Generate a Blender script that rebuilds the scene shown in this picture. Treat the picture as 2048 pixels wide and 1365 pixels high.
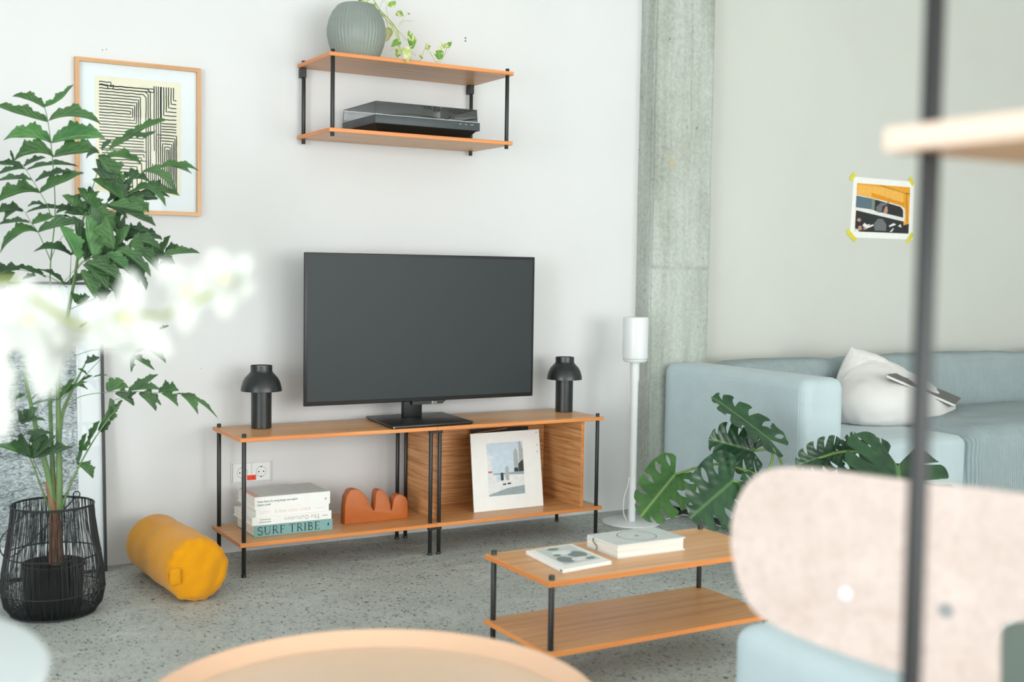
import bpy, bmesh, math, random
from mathutils import Vector, Matrix, noise
R = math.radians
rnd = random.Random(7)
for o in list(bpy.data.objects): bpy.data.objects.remove(o)
scn = bpy.context.scene
col = scn.collection

# ------------------------------------------------------------------ camera
FPX, YAW, PITCH, ROLL = 2370.5, -.529, -.06, .0151
CAM = Vector((-1.2274, -4.3094, 1.0731))
_f = Vector((-math.sin(YAW), math.cos(YAW), 0)); _r = Vector((math.cos(YAW), math.sin(YAW), 0)); _u = Vector((0, 0, 1))
FW = _f*math.cos(PITCH) + _u*math.sin(PITCH)
_u2 = _u*math.cos(PITCH) - _f*math.sin(PITCH)
RT = _r*math.cos(ROLL) + _u2*math.sin(ROLL)
UP = _u2*math.cos(ROLL) - _r*math.sin(ROLL)
cd = bpy.data.cameras.new('camera'); cam = bpy.data.objects.new('camera', cd); col.objects.link(cam)
cam.matrix_world = Matrix(((RT.x, UP.x, -FW.x, CAM.x), (RT.y, UP.y, -FW.y, CAM.y), (RT.z, UP.z, -FW.z, CAM.z), (0, 0, 0, 1)))
cd.sensor_width = 36; cd.lens = FPX/2048*36; cd.clip_start = .05
cd.dof.use_dof = True; cd.dof.focus_distance = 4.45; cd.dof.aperture_fstop = 2.8
scn.camera = cam

# ------------------------------------------------------------------ world, window light, exposure
w = bpy.data.worlds.new('sky'); scn.world = w; w.use_nodes = True
bg = w.node_tree.nodes['Background']; bg.inputs[0].default_value = (.80, .93, 1, 1); bg.inputs[1].default_value = 1.2
def area(name, loc, rot, sx, sy, power, colr):
    l = bpy.data.lights.new(name, 'AREA'); l.shape = 'RECTANGLE'; l.size = sx; l.size_y = sy; l.energy = power; l.color = colr
    o = bpy.data.objects.new(name, l); col.objects.link(o); o.location = loc; o.rotation_euler = rot
    return o
# daylight entering through the five big openings of the front and left walls
for i, (x, e) in enumerate(((-2.0, 50), (.6, 120), (3.2, 150))):
    area('window_daylight', (x, -7.62, 1.3), (R(90), 0, 0), 2.2, 2.4, e, (1, .99, .965))
for i, (y, e) in enumerate(((-6.25, 280), (-4.05, 80))):
    area('window_daylight', (-6.12, y, 1.3), (R(90), 0, R(-90)), 2.0, 2.4, e, (.96, .985, 1))
sl = bpy.data.lights.new('sun', 'SUN'); sl.energy = 16; sl.angle = R(2); sl.color = (1, .975, .94)
su = bpy.data.objects.new('sun', sl); col.objects.link(su); su.location = (0, -10, 8); su.rotation_euler = (R(30), 0, R(6))   # steep sun: only reaches the floor just inside the front windows
vs = scn.view_settings; vs.view_transform = 'Standard'; vs.look = 'None'; vs.gamma = 1; vs.use_curve_mapping = False; vs.exposure = -.1

# ------------------------------------------------------------------ placing helpers
def ray(px, py): return FW + RT*((px-1024)/FPX) - UP*((py-682.5)/FPX)
def ad(px, py, d): return CAM + ray(px, py)*d
def at(px, py, ax, val):
    d = ray(px, py); return CAM + d*((val-CAM[ax])/d[ax])
def depth(p): return (Vector(p)-CAM).dot(FW)

# ------------------------------------------------------------------ materials
def lin(c): return tuple(((v/255+.055)/1.055)**2.4 if v/255 > .04045 else v/255/12.92 for v in c)
def L4(c): return (*lin(c), 1)
class NT:
    def __init__(s, name):
        s.m = bpy.data.materials.new(name); s.m.use_nodes = True; s.t = s.m.node_tree; s.b = s.t.nodes['Principled BSDF']
    def n(s, typ, **kw):
        x = s.t.nodes.new(typ)
        for k, v in kw.items():
            if k in x.inputs: x.inputs[k].default_value = v
            else: setattr(x, k, v)
        return x
    def l(s, a, b): s.t.links.new(a, b)
    def coord(s, scale=(1, 1, 1), src='Object', rot=(0, 0, 0)):
        c = s.n('ShaderNodeTexCoord'); m = s.n('ShaderNodeMapping'); m.inputs['Scale'].default_value = scale; m.inputs['Rotation'].default_value = rot
        s.l(c.outputs[src], m.inputs[0]); return m.outputs[0]
    def noise(s, vec, scale, detail=4, rough=.5, dist=0):
        x = s.n('ShaderNodeTexNoise'); x.inputs['Scale'].default_value = scale; x.inputs['Detail'].default_value = detail
        x.inputs['Roughness'].default_value = rough; x.inputs['Distortion'].default_value = dist; s.l(vec, x.inputs['Vector']); return x.outputs['Fac']
    def ramp(s, fac, stops):
        x = s.n('ShaderNodeValToRGB'); e = x.color_ramp.elements
        while len(e) < len(stops): e.new(.5)
        for i, (p, c) in enumerate(stops): e[i].position = p; e[i].color = c if len(c) == 4 else (*c, 1)
        s.l(fac, x.inputs[0]); return x.outputs[0]
    def mix(s, fac, a, b, mode='MIX'):
        x = s.n('ShaderNodeMix', data_type='RGBA', blend_type=mode)
        for sock, v in ((x.inputs[0], fac), (x.inputs[6], a), (x.inputs[7], b)):
            if hasattr(v, 'links') or hasattr(v, 'is_linked'): s.l(v, sock)
            else: sock.default_value = v
        return x.outputs[2]
    def bump(s, h, strength=.3, dist=.002):
        x = s.n('ShaderNodeBump'); x.inputs['Strength'].default_value = strength; x.inputs['Distance'].default_value = dist
        s.l(h, x.inputs['Height']); s.l(x.outputs[0], s.b.inputs['Normal'])
    def base(s, c):
        if hasattr(c, 'is_linked'): s.l(c, s.b.inputs['Base Color'])
        else: s.b.inputs['Base Color'].default_value = c
    def done(s, rough=.5, spec=.5, metal=0):
        s.b.inputs['Roughness'].default_value = rough; s.b.inputs['Specular IOR Level'].default_value = spec; s.b.inputs['Metallic'].default_value = metal
        return s.m
def plain(name, c, rough=.5, spec=.5, metal=0, var=.06, scale=30):
    t = NT(name); f = t.noise(t.coord(), scale, 3)
    a = tuple(v*(1-var) for v in lin(c)); b = tuple(min(1, v*(1+var)) for v in lin(c))
    t.base(t.ramp(f, [(.3, a), (.7, b)])); return t.done(rough, spec, metal)
def wood(name, dark, mid, light, axis='X', scale=1, rough=.42, contrast=1, bump=.15):
    t = NT(name)
    sc = {'X': (1.6, 42, 42), 'Y': (42, 1.6, 42), 'Z': (42, 42, 1.6)}[axis]
    sc2 = {'X': (4, 260, 260), 'Y': (260, 4, 260), 'Z': (260, 260, 4)}[axis]
    f = t.noise(t.coord(tuple(v*scale for v in sc)), 1, 5, .55, .6)
    g = t.noise(t.coord(tuple(v*scale for v in sc2)), 1, 2, .5)
    c1 = t.ramp(f, [(.5-.22/contrast, lin(dark)), (.5, lin(mid)), (.5+.2/contrast, lin(light))])
    c2 = t.ramp(g, [(.3, (.8, .76, .72)), (.55, (1, 1, 1))])
    t.base(t.mix(.55, c1, c2, 'MULTIPLY')); t.bump(g, bump, .0008)
    return t.done(rough*.85, .5)
def fabric(name, c, rib=None, ribs=260, var=.09, bumpd=.0012, big=.0, strength=.35):
    t = NT(name); co = t.coord()
    f = t.noise(co, 420, 2, .7); h = f
    if rib:
        wv = t.n('ShaderNodeTexWave', wave_type='BANDS', bands_direction=rib); wv.inputs['Scale'].default_value = .314/ribs
        wv.inputs['Distortion'].default_value = 1.2; wv.inputs['Detail'].default_value = 2; t.l(co, wv.inputs['Vector'])
        mm = t.n('ShaderNodeMath', operation='ADD'); t.l(f, mm.inputs[0]); t.l(wv.outputs['Fac'], mm.inputs[1]); h = mm.outputs[0]
    f2 = t.noise(co, 9, 4, .6)
    a = tuple(v*(1-var) for v in lin(c)); b = tuple(min(1, v*(1+var)) for v in lin(c))
    c1 = t.ramp(f2, [(.3, a), (.7, b)]); c2 = t.ramp(h, [(.2, (.86, .86, .86)), (.9, (1, 1, 1))])
    t.base(t.mix(.8, c1, c2, 'MULTIPLY')); t.bump(h, strength, bumpd)
    t.b.inputs['Sheen Weight'].default_value = .2
    return t.done(.9, .2)

M = {}
M['wall'] = (lambda t: (t.base(t.ramp(t.noise(t.coord(), 1.3, 5), [(.3, lin((214, 215, 215))), (.7, lin((219, 220, 220)))])), t.bump(t.noise(t.coord(), 90, 4), .08, .001), t.done(.85, .25))[-1])(NT('wall_paint'))
M['wall_warm'] = (lambda t: (t.base(t.ramp(t.noise(t.coord(), 1.3, 5), [(.3, lin((199, 201, 194))), (.7, lin((204, 206, 199)))])), t.bump(t.noise(t.coord(), 90, 4), .08, .001), t.done(.85, .25))[-1])(NT('wall_paint_warm'))
M['ceiling'] = plain('ceiling_paint', (222, 223, 220), .9, .2)
def concrete():
    t = NT('raw_concrete'); co = t.coord()
    big = t.noise(t.coord((1.2, 1.2, .5)), 3.2, 6, .62, .4); st = t.noise(t.coord((9, 9, .7)), 1.6, 4, .6)
    c = t.ramp(big, [(.34, lin((138, 146, 134))), (.5, lin((164, 173, 163))), (.64, lin((190, 197, 190)))])
    c = t.mix(.5, c, t.ramp(st, [(.38, lin((134, 142, 128))), (.6, lin((190, 197, 188)))]))
    v = t.n('ShaderNodeTexVoronoi'); v.inputs['Scale'].default_value = 26; t.l(t.coord((1, 1, .7)), v.inputs['Vector'])
    sz = t.noise(co, 14, 2)
    mth = t.n('ShaderNodeMath', operation='SUBTRACT'); t.l(v.outputs['Distance'], mth.inputs[0]); t.l(sz, mth.inputs[1])
    pit = t.ramp(mth.outputs[0], [(0, (0, 0, 0)), (1, (1, 1, 1))])
    pr = t.n('ShaderNodeMapRange'); pr.inputs['From Min'].default_value = -.62; pr.inputs['From Max'].default_value = -.5; t.l(mth.outputs[0], pr.inputs['Value'])
    fine = t.noise(co, 60, 6, .7)
    c = t.mix(.3, c, t.ramp(fine, [(.3, lin((130, 136, 128))), (.65, lin((214, 218, 212)))]))
    c = t.mix(t.ramp(t.noise(co, 38, 3, .55), [(.27, (.75, .75, .75)), (.31, (0, 0, 0))]), c, L4((112, 116, 108)))
    vd = t.n('ShaderNodeVectorMath', operation='DISTANCE'); t.l(t.coord((1, .001, .55)), vd.inputs[0]); vd.inputs[1].default_value = (2.035, 0, 1.556*.55)
    na = t.n('ShaderNodeMath', operation='MULTIPLY_ADD'); t.l(t.noise(co, 45, 3), na.inputs[0]); na.inputs[1].default_value = .03; t.l(vd.outputs['Value'], na.inputs[2])
    c = t.mix(t.ramp(na.outputs[0], [(.024, (.45, .45, .45)), (.036, (0, 0, 0))]), c, L4((186, 164, 112)))
    t.base(c); t.bump(fine, .5, .003); return t.done(.8, .25)
M['concrete'] = concrete()
def floor_mat():
    t = NT('ground_concrete_floor'); co = t.coord()
    big = t.noise(co, 1.1, 6, .6, .3); mid = t.noise(co, 5, 6, .68); fine = t.noise(co, 240, 3, .7)
    c = t.ramp(big, [(.3, lin((172, 179, 173))), (.7, lin((198, 205, 199)))])
    c = t.mix(.45, c, t.ramp(mid, [(.3, lin((150, 157, 152))), (.5, lin((180, 186, 181))), (.68, lin((212, 217, 210)))]))
    c = t.mix(.22, c, t.ramp(fine, [(.3, lin((96, 100, 98))), (.7, lin((210, 212, 208)))]))
    def specks(scale, thr, soft, colr, c, st=(1, 1, 1), amt=1.0):
        v = t.n('ShaderNodeTexVoronoi'); v.inputs['Scale'].default_value = scale; v.inputs['Randomness'].default_value = 1
        cc = t.coord(st); n1 = t.n('ShaderNodeMixRGB'); n1.inputs[0].default_value = .03
        nz = t.n('ShaderNodeTexNoise'); nz.inputs['Scale'].default_value = scale*1.7; t.l(cc, nz.inputs['Vector'])
        t.l(cc, n1.inputs[1]); t.l(nz.outputs['Color'], n1.inputs[2]); t.l(n1.outputs[0], v.inputs['Vector'])
        sp = t.n('ShaderNodeSeparateColor'); t.l(v.outputs['Color'], sp.inputs[0])
        # every cell has its own chip size
        m1 = t.n('ShaderNodeMath', operation='MULTIPLY'); t.l(sp.outputs[0], m1.inputs[0]); m1.inputs[1].default_value = thr
        m2 = t.n('ShaderNodeMath', operation='SUBTRACT'); t.l(v.outputs['Distance'], m2.inputs[0]); t.l(m1.outputs[0], m2.inputs[1])
        mr = t.n('ShaderNodeMapRange'); mr.inputs['From Min'].default_value = soft; mr.inputs['From Max'].default_value = 0
        t.l(m2.outputs[0], mr.inputs['Value'])
        mm = t.n('ShaderNodeMath', operation='MULTIPLY'); t.l(mr.outputs[0], mm.inputs[0]); mm.inputs[1].default_value = amt
        return t.mix(mm.outputs[0], c, L4(colr))
    c = specks(70, .30, .06, (205, 205, 198), c, (1, 1, 1), .55)
    c = specks(74, .36, .05, (58, 60, 58), c, (1.2, .9, 1), .9)
    c = specks(160, .42, .06, (72, 75, 72), c, (1, 1, 1), .8)
    c = specks(24, .13, .015, (40, 42, 42), c, (1, 1, 1), .9)
    # pale trowel marks
    sc = t.noise(t.coord((1.5, 5, 1)), 3.5, 8, .75, .5); mask = t.noise(co, 1.7, 2)
    mk = t.mix(1, t.ramp(sc, [(.53, (0, 0, 0)), (.63, (.6, .6, .6))]), t.ramp(mask, [(.47, (0, 0, 0)), (.58, (1, 1, 1))]), 'MULTIPLY')
    c = t.mix(mk, c, L4((214, 216, 210)))
    t.base(c); t.bump(fine, .25, .0015); t.done(.55, .4)
    return t.m
M['floor'] = floor_mat()
M['oak'] = wood('light_oak_veneer', (194, 138, 88), (214, 160, 106), (228, 178, 124), 'X')
M['oak_edge'] = wood('oak_edge_band', (204, 120, 58), (220, 138, 72), (230, 154, 88), 'X')
M['oak_edge_side'] = wood('oak_edge_band_side', (204, 120, 58), (220, 138, 72), (230, 154, 88), 'Y')
M['oak_panel'] = wood('striped_oak_panel', (172, 114, 66), (210, 152, 98), (226, 174, 120), 'X', 2.8, .45, 1.15, .3)
M['oak_panel_side'] = wood('striped_oak_side_panel', (172, 114, 66), (210, 152, 98), (226, 174, 120), 'Y', 2.8, .45, 1.15, .3)
M['oak_frame'] = wood('oak_picture_frame', (176, 128, 80), (200, 152, 100), (212, 168, 118), 'Z')
M['oak_frame_h'] = wood('oak_picture_frame_rail', (176, 128, 80), (200, 152, 100), (212, 168, 118), 'X')
M['oak_pale'] = wood('pale_lacquered_oak', (194, 177, 169), (199, 183, 176), (205, 190, 183), 'X', .5, .25)
M['black'] = plain('black_powder_coat', (20, 22, 22), .38, .5)
M['black_soft'] = plain('black_satin_metal', (27, 31, 32), .33, .6)
M['black_plastic'] = plain('black_plastic', (20, 23, 24), .4, .5)
M['tt_grey'] = plain('dark_grey_plastic', (66, 73, 76), .45, .4)
M['screen'] = plain('matte_screen', (40, 48, 49), .42, .32, var=.01)
M['white_gloss'] = plain('white_lacquer', (222, 226, 226), .3, .5, var=.01)
M['paper'] = plain('white_paper', (236, 236, 232), .7, .3, var=.02)
M['pages'] = (lambda t: (t.base(t.ramp(t.noise(t.coord((6, 6, 700)), 1, 2), [(.3, lin((206, 203, 192))), (.6, lin((238, 236, 228)))])), t.done(.8, .2))[-1])(NT('page_edges'))
M['teal'] = plain('teal_cloth_cover', (126, 168, 166), .7, .3)
M['ink'] = plain('dark_ink', (46, 58, 62), .7, .2)
M['ink_soft'] = plain('grey_ink', (128, 130, 130), .7, .2)
M['ink_pink'] = plain('pink_ink', (226, 196, 194), .7, .2)
M['steel'] = plain('steel', (150, 152, 152), .3, .5, 1)
M['grey_cover'] = plain('pale_grey_cover', (196, 204, 200), .4, .5)
M['salmon'] = plain('salmon_cover', (214, 160, 146), .4, .5)
M['terracotta'] = plain('terracotta_glaze', (180, 96, 38), .45, .5, var=.08, scale=12)
M['mustard'] = fabric('mustard_canvas', (222, 150, 8), None, strength=.3, bumpd=.0008, var=.06)
M['sofa'] = fabric('pale_blue_grey_wool', (184, 201, 205), 'X', .0045, .05, .001)
M['sofa_seat'] = fabric('ribbed_blue_grey_wool', (172, 190, 193), 'X', .012, .05, .006, strength=.9)
M['linen'] = fabric('white_linen', (226, 224, 222), None, strength=.25, bumpd=.0008, var=.02)
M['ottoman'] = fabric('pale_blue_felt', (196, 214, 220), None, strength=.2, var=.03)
M['mat_white'] = plain('passepartout', (234, 238, 240), .8, .2, var=.01)
M['cream'] = plain('cream_print_paper', (238, 231, 208), .8, .2, var=.02)
M['plastic_white'] = plain('white_plastic', (228, 230, 228), .4, .5, var=.01)
M['red'] = plain('red_sticker', (240, 74, 36), .5, .4)
M['yellow_tape'] = plain('yellow_tape', (216, 208, 60), .5, .4, var=.05)
M['soil'] = plain('dark_soil', (52, 44, 38), .9, .1, var=.3, scale=80)
M['wicker'] = plain('black_wire', (30, 32, 33), .5, .4)
M['stem_green'] = plain('palm_stem', (104, 132, 84), .5, .4, var=.2, scale=20)
M['stem_brown'] = plain('palm_sheath', (140, 104, 82), .8, .2, var=.25, scale=30)
M['vine'] = plain('pale_vine', (176, 188, 112), .5, .4, var=.15, scale=60)
M['petiole'] = plain('green_petiole', (112, 142, 74), .45, .4, var=.15, scale=20)
M['spike'] = plain('orchid_spike', (150, 158, 96), .5, .4, var=.1)
M['pale_side'] = plain('pale_blue_lacquer', (214, 224, 228), .35, .5, var=.01)
M['tray'] = plain('sand_lacquer', (224, 186, 156), .32, .5, var=.01)
M['tray_floor'] = plain('sand_lacquer_base', (224, 195, 168), .32, .5, var=.01)
def leafmat(name, dark, light, vein, rough=.35, varieg=None, trans=.15, vs=9):
    t = NT(name); tc = t.n('ShaderNodeTexCoord'); co = t.coord()
    sep = t.n('ShaderNodeSeparateXYZ'); t.l(tc.outputs['UV'], sep.inputs[0])
    f = t.noise(co, 11, 3, .6); c = t.ramp(f, [(.35, lin(dark)), (.65, lin(light))])
    # side veins as fine relief and a pale midrib (uv.y = across, .5 on the midrib; uv.x = along)
    ab = t.n('ShaderNodeMath', operation='SUBTRACT'); t.l(sep.outputs[1], ab.inputs[0]); ab.inputs[1].default_value = .5
    ab2 = t.n('ShaderNodeMath', operation='ABSOLUTE'); t.l(ab.outputs[0], ab2.inputs[0])
    ml = t.n('ShaderNodeMath', operation='MULTIPLY_ADD'); t.l(ab2.outputs[0], ml.inputs[0]); ml.inputs[1].default_value = -.9; t.l(sep.outputs[0], ml.inputs[2])
    sn = t.n('ShaderNodeMath', operation='MULTIPLY'); t.l(ml.outputs[0], sn.inputs[0]); sn.inputs[1].default_value = vs*6.283
    si = t.n('ShaderNodeMath', operation='SINE'); t.l(sn.outputs[0], si.inputs[0])
    if varieg:
        vz = t.noise(t.coord((1, 1, 1)), 62, 3, .6)
        c = t.mix(t.ramp(vz, [(.5, (0, 0, 0)), (.56, (1, 1, 1))]), c, L4(varieg))
    c = t.mix(t.ramp(ab2.outputs[0], [(.012, (.75, .75, .75)), (.03, (0, 0, 0))]), c, L4(vein))
    t.base(c); t.bump(si.outputs[0], .35, .0015)
    t.b.inputs['Transmission Weight'].default_value = 0
    t.b.inputs['Subsurface Weight'].default_value = 0
    t.done(rough, .5)
    if trans:
        tr = t.n('ShaderNodeBsdfTranslucent'); t.l(c if hasattr(c, 'is_linked') else c, tr.inputs[0])
        mx = t.n('ShaderNodeMixShader'); mx.inputs[0].default_value = trans
        out = t.t.nodes['Material Output']; t.l(t.b.outputs[0], mx.inputs[1]); t.l(tr.outputs[0], mx.inputs[2]); t.l(mx.outputs[0], out.inputs[0])
    return t.m
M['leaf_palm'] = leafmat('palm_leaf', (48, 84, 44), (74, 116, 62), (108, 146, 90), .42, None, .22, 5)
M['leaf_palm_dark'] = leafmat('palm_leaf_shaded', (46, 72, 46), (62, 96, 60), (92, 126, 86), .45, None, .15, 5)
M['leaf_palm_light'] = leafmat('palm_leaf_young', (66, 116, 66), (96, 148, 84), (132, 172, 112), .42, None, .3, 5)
M['leaf_mon'] = leafmat('monstera_leaf', (32, 62, 42), (50, 86, 54), (92, 128, 78), .26, None, .1, 7)
M['leaf_mon_light'] = leafmat('monstera_leaf_young', (62, 106, 54), (88, 134, 70), (150, 184, 110), .33, None, .25, 7)
M['leaf_pothos'] = leafmat('pothos_leaf', (96, 150, 62), (142, 182, 82), (186, 208, 120), .35, (222, 226, 168), .3, 5)
M['leaf_pothos_pale'] = leafmat('pothos_leaf_pale', (168, 196, 96), (206, 216, 140), (220, 226, 160), .35, (232, 234, 190), .35, 5)
def petal():
    t = NT('white_petal'); t.base(t.ramp(t.noise(t.coord(), 30, 3), [(.3, lin((194, 198, 192))), (.7, lin((203, 206, 202)))])); t.done(.55, .3)
    tr = t.n('ShaderNodeBsdfTranslucent'); tr.inputs[0].default_value = (.93, .95, .91, 1); mx = t.n('ShaderNodeMixShader'); mx.inputs[0].default_value = .3
    out = t.t.nodes['Material Output']; t.l(t.b.outputs[0], mx.inputs[1]); t.l(tr.outputs[0], mx.inputs[2]); t.l(mx.outputs[0], out.inputs[0]); return t.m
M['petal'] = petal()
M['lip'] = plain('yellow_lip', (222, 210, 166), .5, .3, var=.2, scale=90)
def glassm(name, colr, rough=0.0, alpha_like=None, ior=1.45):
    t = NT(name)
    t.base(L4(colr)); t.b.inputs['Transmission Weight'].default_value = 1; t.b.inputs['IOR'].default_value = ior
    t.done(rough, .5); return t.m
def smoked(name, tint, mixf, rough=.02, refl=1):
    # thin tinted sheet: straight-through transparency plus a surface reflection
    t = NT(name); t.base((.02, .02, .02, 1)); t.done(rough, .5)
    tr = t.n('ShaderNodeBsdfTransparent'); tr.inputs[0].default_value = (*tint, 1)
    gl = t.n('ShaderNodeBsdfGlossy'); gl.inputs['Roughness'].default_value = rough
    fr = t.n('ShaderNodeFresnel'); fr.inputs[0].default_value = 1.45
    ad_ = t.n('ShaderNodeMath', operation='MULTIPLY_ADD'); t.l(fr.outputs[0], ad_.inputs[0]); ad_.inputs[1].default_value = refl; ad_.inputs[2].default_value = mixf
    mx = t.n('ShaderNodeMixShader'); t.l(ad_.outputs[0], mx.inputs[0]); t.l(tr.outputs[0], mx.inputs[1]); t.l(gl.outputs[0], mx.inputs[2])
    t.l(mx.outputs[0], t.t.nodes['Material Output'].inputs[0]); return t.m
M['smoke'] = smoked('smoked_acrylic', (.78, .82, .83), .02)
M['clear'] = smoked('frame_glazing', (.97, .98, .98), .0, .0, .22)
def vaseglass():
    t = NT('smoked_ribbed_glass'); t.base(t.ramp(t.noise(t.coord(), 6, 2), [(.3, lin((142, 152, 146))), (.7, lin((156, 166, 158)))])); t.done(.38, .5)
    tr = t.n('ShaderNodeBsdfTransparent'); tr.inputs[0].default_value = (.62, .68, .66, 1)
    mx = t.n('ShaderNodeMixShader'); mx.inputs[0].default_value = .22
    t.l(t.b.outputs[0], mx.inputs[1]); t.l(tr.outputs[0], mx.inputs[2]); t.l(mx.outputs[0], t.t.nodes['Material Output'].inputs[0]); return t.m
M['vase'] = vaseglass()
def rockprint():
    t = NT('black_and_white_rock_print'); co = t.coord((1, 1, 1.5))
    a = t.noise(co, 7, 12, .72, 1.2); b = t.noise(t.coord((1, 1, 2.2), rot=(0, R(25), 0)), 34, 8, .75, 2.0)
    c = t.ramp(a, [(.38, lin((52, 56, 58))), (.5, lin((176, 186, 188))), (.66, lin((212, 220, 222)))])
    d = t.ramp(b, [(.40, lin((30, 33, 35))), (.50, lin((170, 180, 182))), (.6, lin((230, 236, 238)))])
    t.base(t.mix(.62, c, d)); return t.done(.7, .2)
M['rock'] = rockprint()

# ------------------------------------------------------------------ mesh helpers
class MB:
    def __init__(s): s.v = []; s.f = []; s.mi = []; s.uv = {}
    def add(s, vs, fs, mi=0, uvs=None):
        o = len(s.v); s.v += [Vector(p) for p in vs]
        for f in fs: s.f.append([i+o for i in f]); s.mi.append(mi)
        if uvs:
            for i, u in enumerate(uvs): s.uv[o+i] = u
        return s
    def box(s, x0, x1, y0, y1, z0, z1, mi=0):
        return s.add([(x, y, z) for z in (z0, z1) for y in (y0, y1) for x in (x0, x1)],
                     [(0, 2, 3, 1), (4, 5, 7, 6), (0, 1, 5, 4), (2, 6, 7, 3), (0, 4, 6, 2), (1, 3, 7, 5)], mi)
    def tube(s, pts, r, n=10, cap=True, mi=0):
        pts = [Vector(p) for p in pts]; k = len(pts); rr = r if isinstance(r, (list, tuple)) else [r]*k
        up = Vector((0, 0, 1)); vs = []; fs = []; prev = None
        for i, p in enumerate(pts):
            t = (pts[min(i+1, k-1)]-pts[max(i-1, 0)]).normalized()
            if prev is None:
                a = t.cross(up)
                if a.length < .05: a = t.cross(Vector((1, 0, 0)))
            else: a = prev - t*prev.dot(t)
            a.normalize(); prev = a; b = t.cross(a)
            for j in range(n):
                th = 2*math.pi*j/n; vs.append(p+(a*math.cos(th)+b*math.sin(th))*rr[i])
        for i in range(k-1):
            for j in range(n): fs.append((i*n+j, i*n+(j+1) % n, (i+1)*n+(j+1) % n, (i+1)*n+j))
        if cap: fs.append(tuple(range(n-1, -1, -1))); fs.append(tuple(range((k-1)*n, k*n)))
        return s.add(vs, fs, mi)
    def cyl(s, x, y, z0, z1, r, n=20, mi=0): return s.tube([(x, y, z0), (x, y, z1)], r, n, True, mi)
    def lathe(s, c, prof, n=40, mi=0, rfun=None):
        vs = []; fs = []; k = len(prof)
        for i, (r, z) in enumerate(prof):
            for j in range(n):
                th = 2*math.pi*j/n; q = r*(rfun(th, i) if rfun else 1)
                vs.append((c[0]+q*math.cos(th), c[1]+q*math.sin(th), c[2]+z))
        for i in range(k-1):
            for j in range(n): fs.append((i*n+j, i*n+(j+1) % n, (i+1)*n+(j+1) % n, (i+1)*n+j))
        if prof[0][0] > 1e-6: pass
        return s.add(vs, fs, mi)
    def disc(s, c, r, z, n=40, up=True, mi=0):
        vs = [(c[0]+r*math.cos(2*math.pi*j/n), c[1]+r*math.sin(2*math.pi*j/n), z) for j in range(n)]
        return s.add(vs, [tuple(range(n)) if up else tuple(range(n-1, -1, -1))], mi)
    def poly(s, pts, mi=0): return s.add(pts, [tuple(range(len(pts)))], mi)
    def prism(s, pts, off, mi=0):
        n = len(pts); o = Vector(off); P = [Vector(p) for p in pts]
        return s.add(P+[p+o for p in P], [tuple(range(n-1, -1, -1)), tuple(range(n, 2*n))]+[(i, (i+1) % n, n+(i+1) % n, n+i) for i in range(n)], mi)
    def ribbon(s, pts, wdt, nrm, mi=0):
        pts = [Vector(p) for p in pts]; k = len(pts); ws = wdt if isinstance(wdt, (list, tuple)) else [wdt]*k
        nrm = Vector(nrm); vs = []
        for i, p in enumerate(pts):
            t = (pts[min(i+1, k-1)]-pts[max(i-1, 0)]); t = t.normalized() if t.length > 1e-9 else Vector((1, 0, 0))
            b = t.cross(nrm).normalized()*ws[i]/2; vs += [p+b, p-b]
        return s.add(vs, [(2*i, 2*i+1, 2*i+3, 2*i+2) for i in range(k-1)], mi)
    def mesh(s, smooth=False, bevel=0, seg=2, merge=False, angle=None):
        me = bpy.data.meshes.new('m'); me.from_pydata([tuple(v) for v in s.v], [], s.f); me.polygons.foreach_set('material_index', s.mi)
        if s.uv:
            ul = me.uv_layers.new(name='uv')
            for lp in me.loops: ul.data[lp.index].uv = s.uv.get(lp.vertex_index, (0, 0))
        bm = bmesh.new(); bm.from_mesh(me)
        if merge: bmesh.ops.remove_doubles(bm, verts=bm.verts, dist=1e-5)
        if not s.uv: bmesh.ops.recalc_face_normals(bm, faces=bm.faces)
        if bevel: bmesh.ops.bevel(bm, geom=bm.edges[:]+bm.verts[:], offset=bevel, segments=seg, profile=.5, affect='EDGES', clamp_overlap=True)
        bm.to_mesh(me); bm.free()
        if smooth:
            me.polygons.foreach_set('use_smooth', [True]*len(me.polygons))
            if smooth != 'all':
                try: me.set_sharp_from_angle(angle=R(38))
                except Exception: pass
        me.update(); return me
def pr(o, **kw):
    for k, v in kw.items():
        if v: o[k] = v
    return o
def root(name, loc, label, cat, group=None):
    o = bpy.data.objects.new(name, None); col.objects.link(o); o.location = loc; o.empty_display_size = .05
    pr(o, label=label, category=cat, group=group); return o
def part(name, me, mats, parent=None, smooth=None, label=None, kind=None):
    """mesh given in world coordinates; shifted into its thing's frame"""
    if isinstance(me, MB): me = me.mesh(smooth=smooth or False)
    if not isinstance(mats, (list, tuple)): mats = [mats]
    for m in mats: me.materials.append(m if not isinstance(m, str) else M[m])
    o = bpy.data.objects.new(name, me); col.objects.link(o)
    if parent is not None:
        r = parent
        off = Vector((0, 0, 0))
        while r is not None: off += r.location; r = r.parent
        me.transform(Matrix.Translation(-off)); o.parent = parent
    pr(o, label=label, kind=kind); return o
def solo(name, me, mats, label, cat, base, group=None, smooth=None):
    o = part(name, me, mats, None, smooth); o.data.transform(Matrix.Translation(-Vector(base))); o.location = base
    pr(o, label=label, category=cat, group=group); return o
def struct(name, me, mats, label=None, smooth=None):
    o = part(name, me, mats, None, smooth); o['kind'] = 'structure'
    if label: o['label'] = label
    return o
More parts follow.
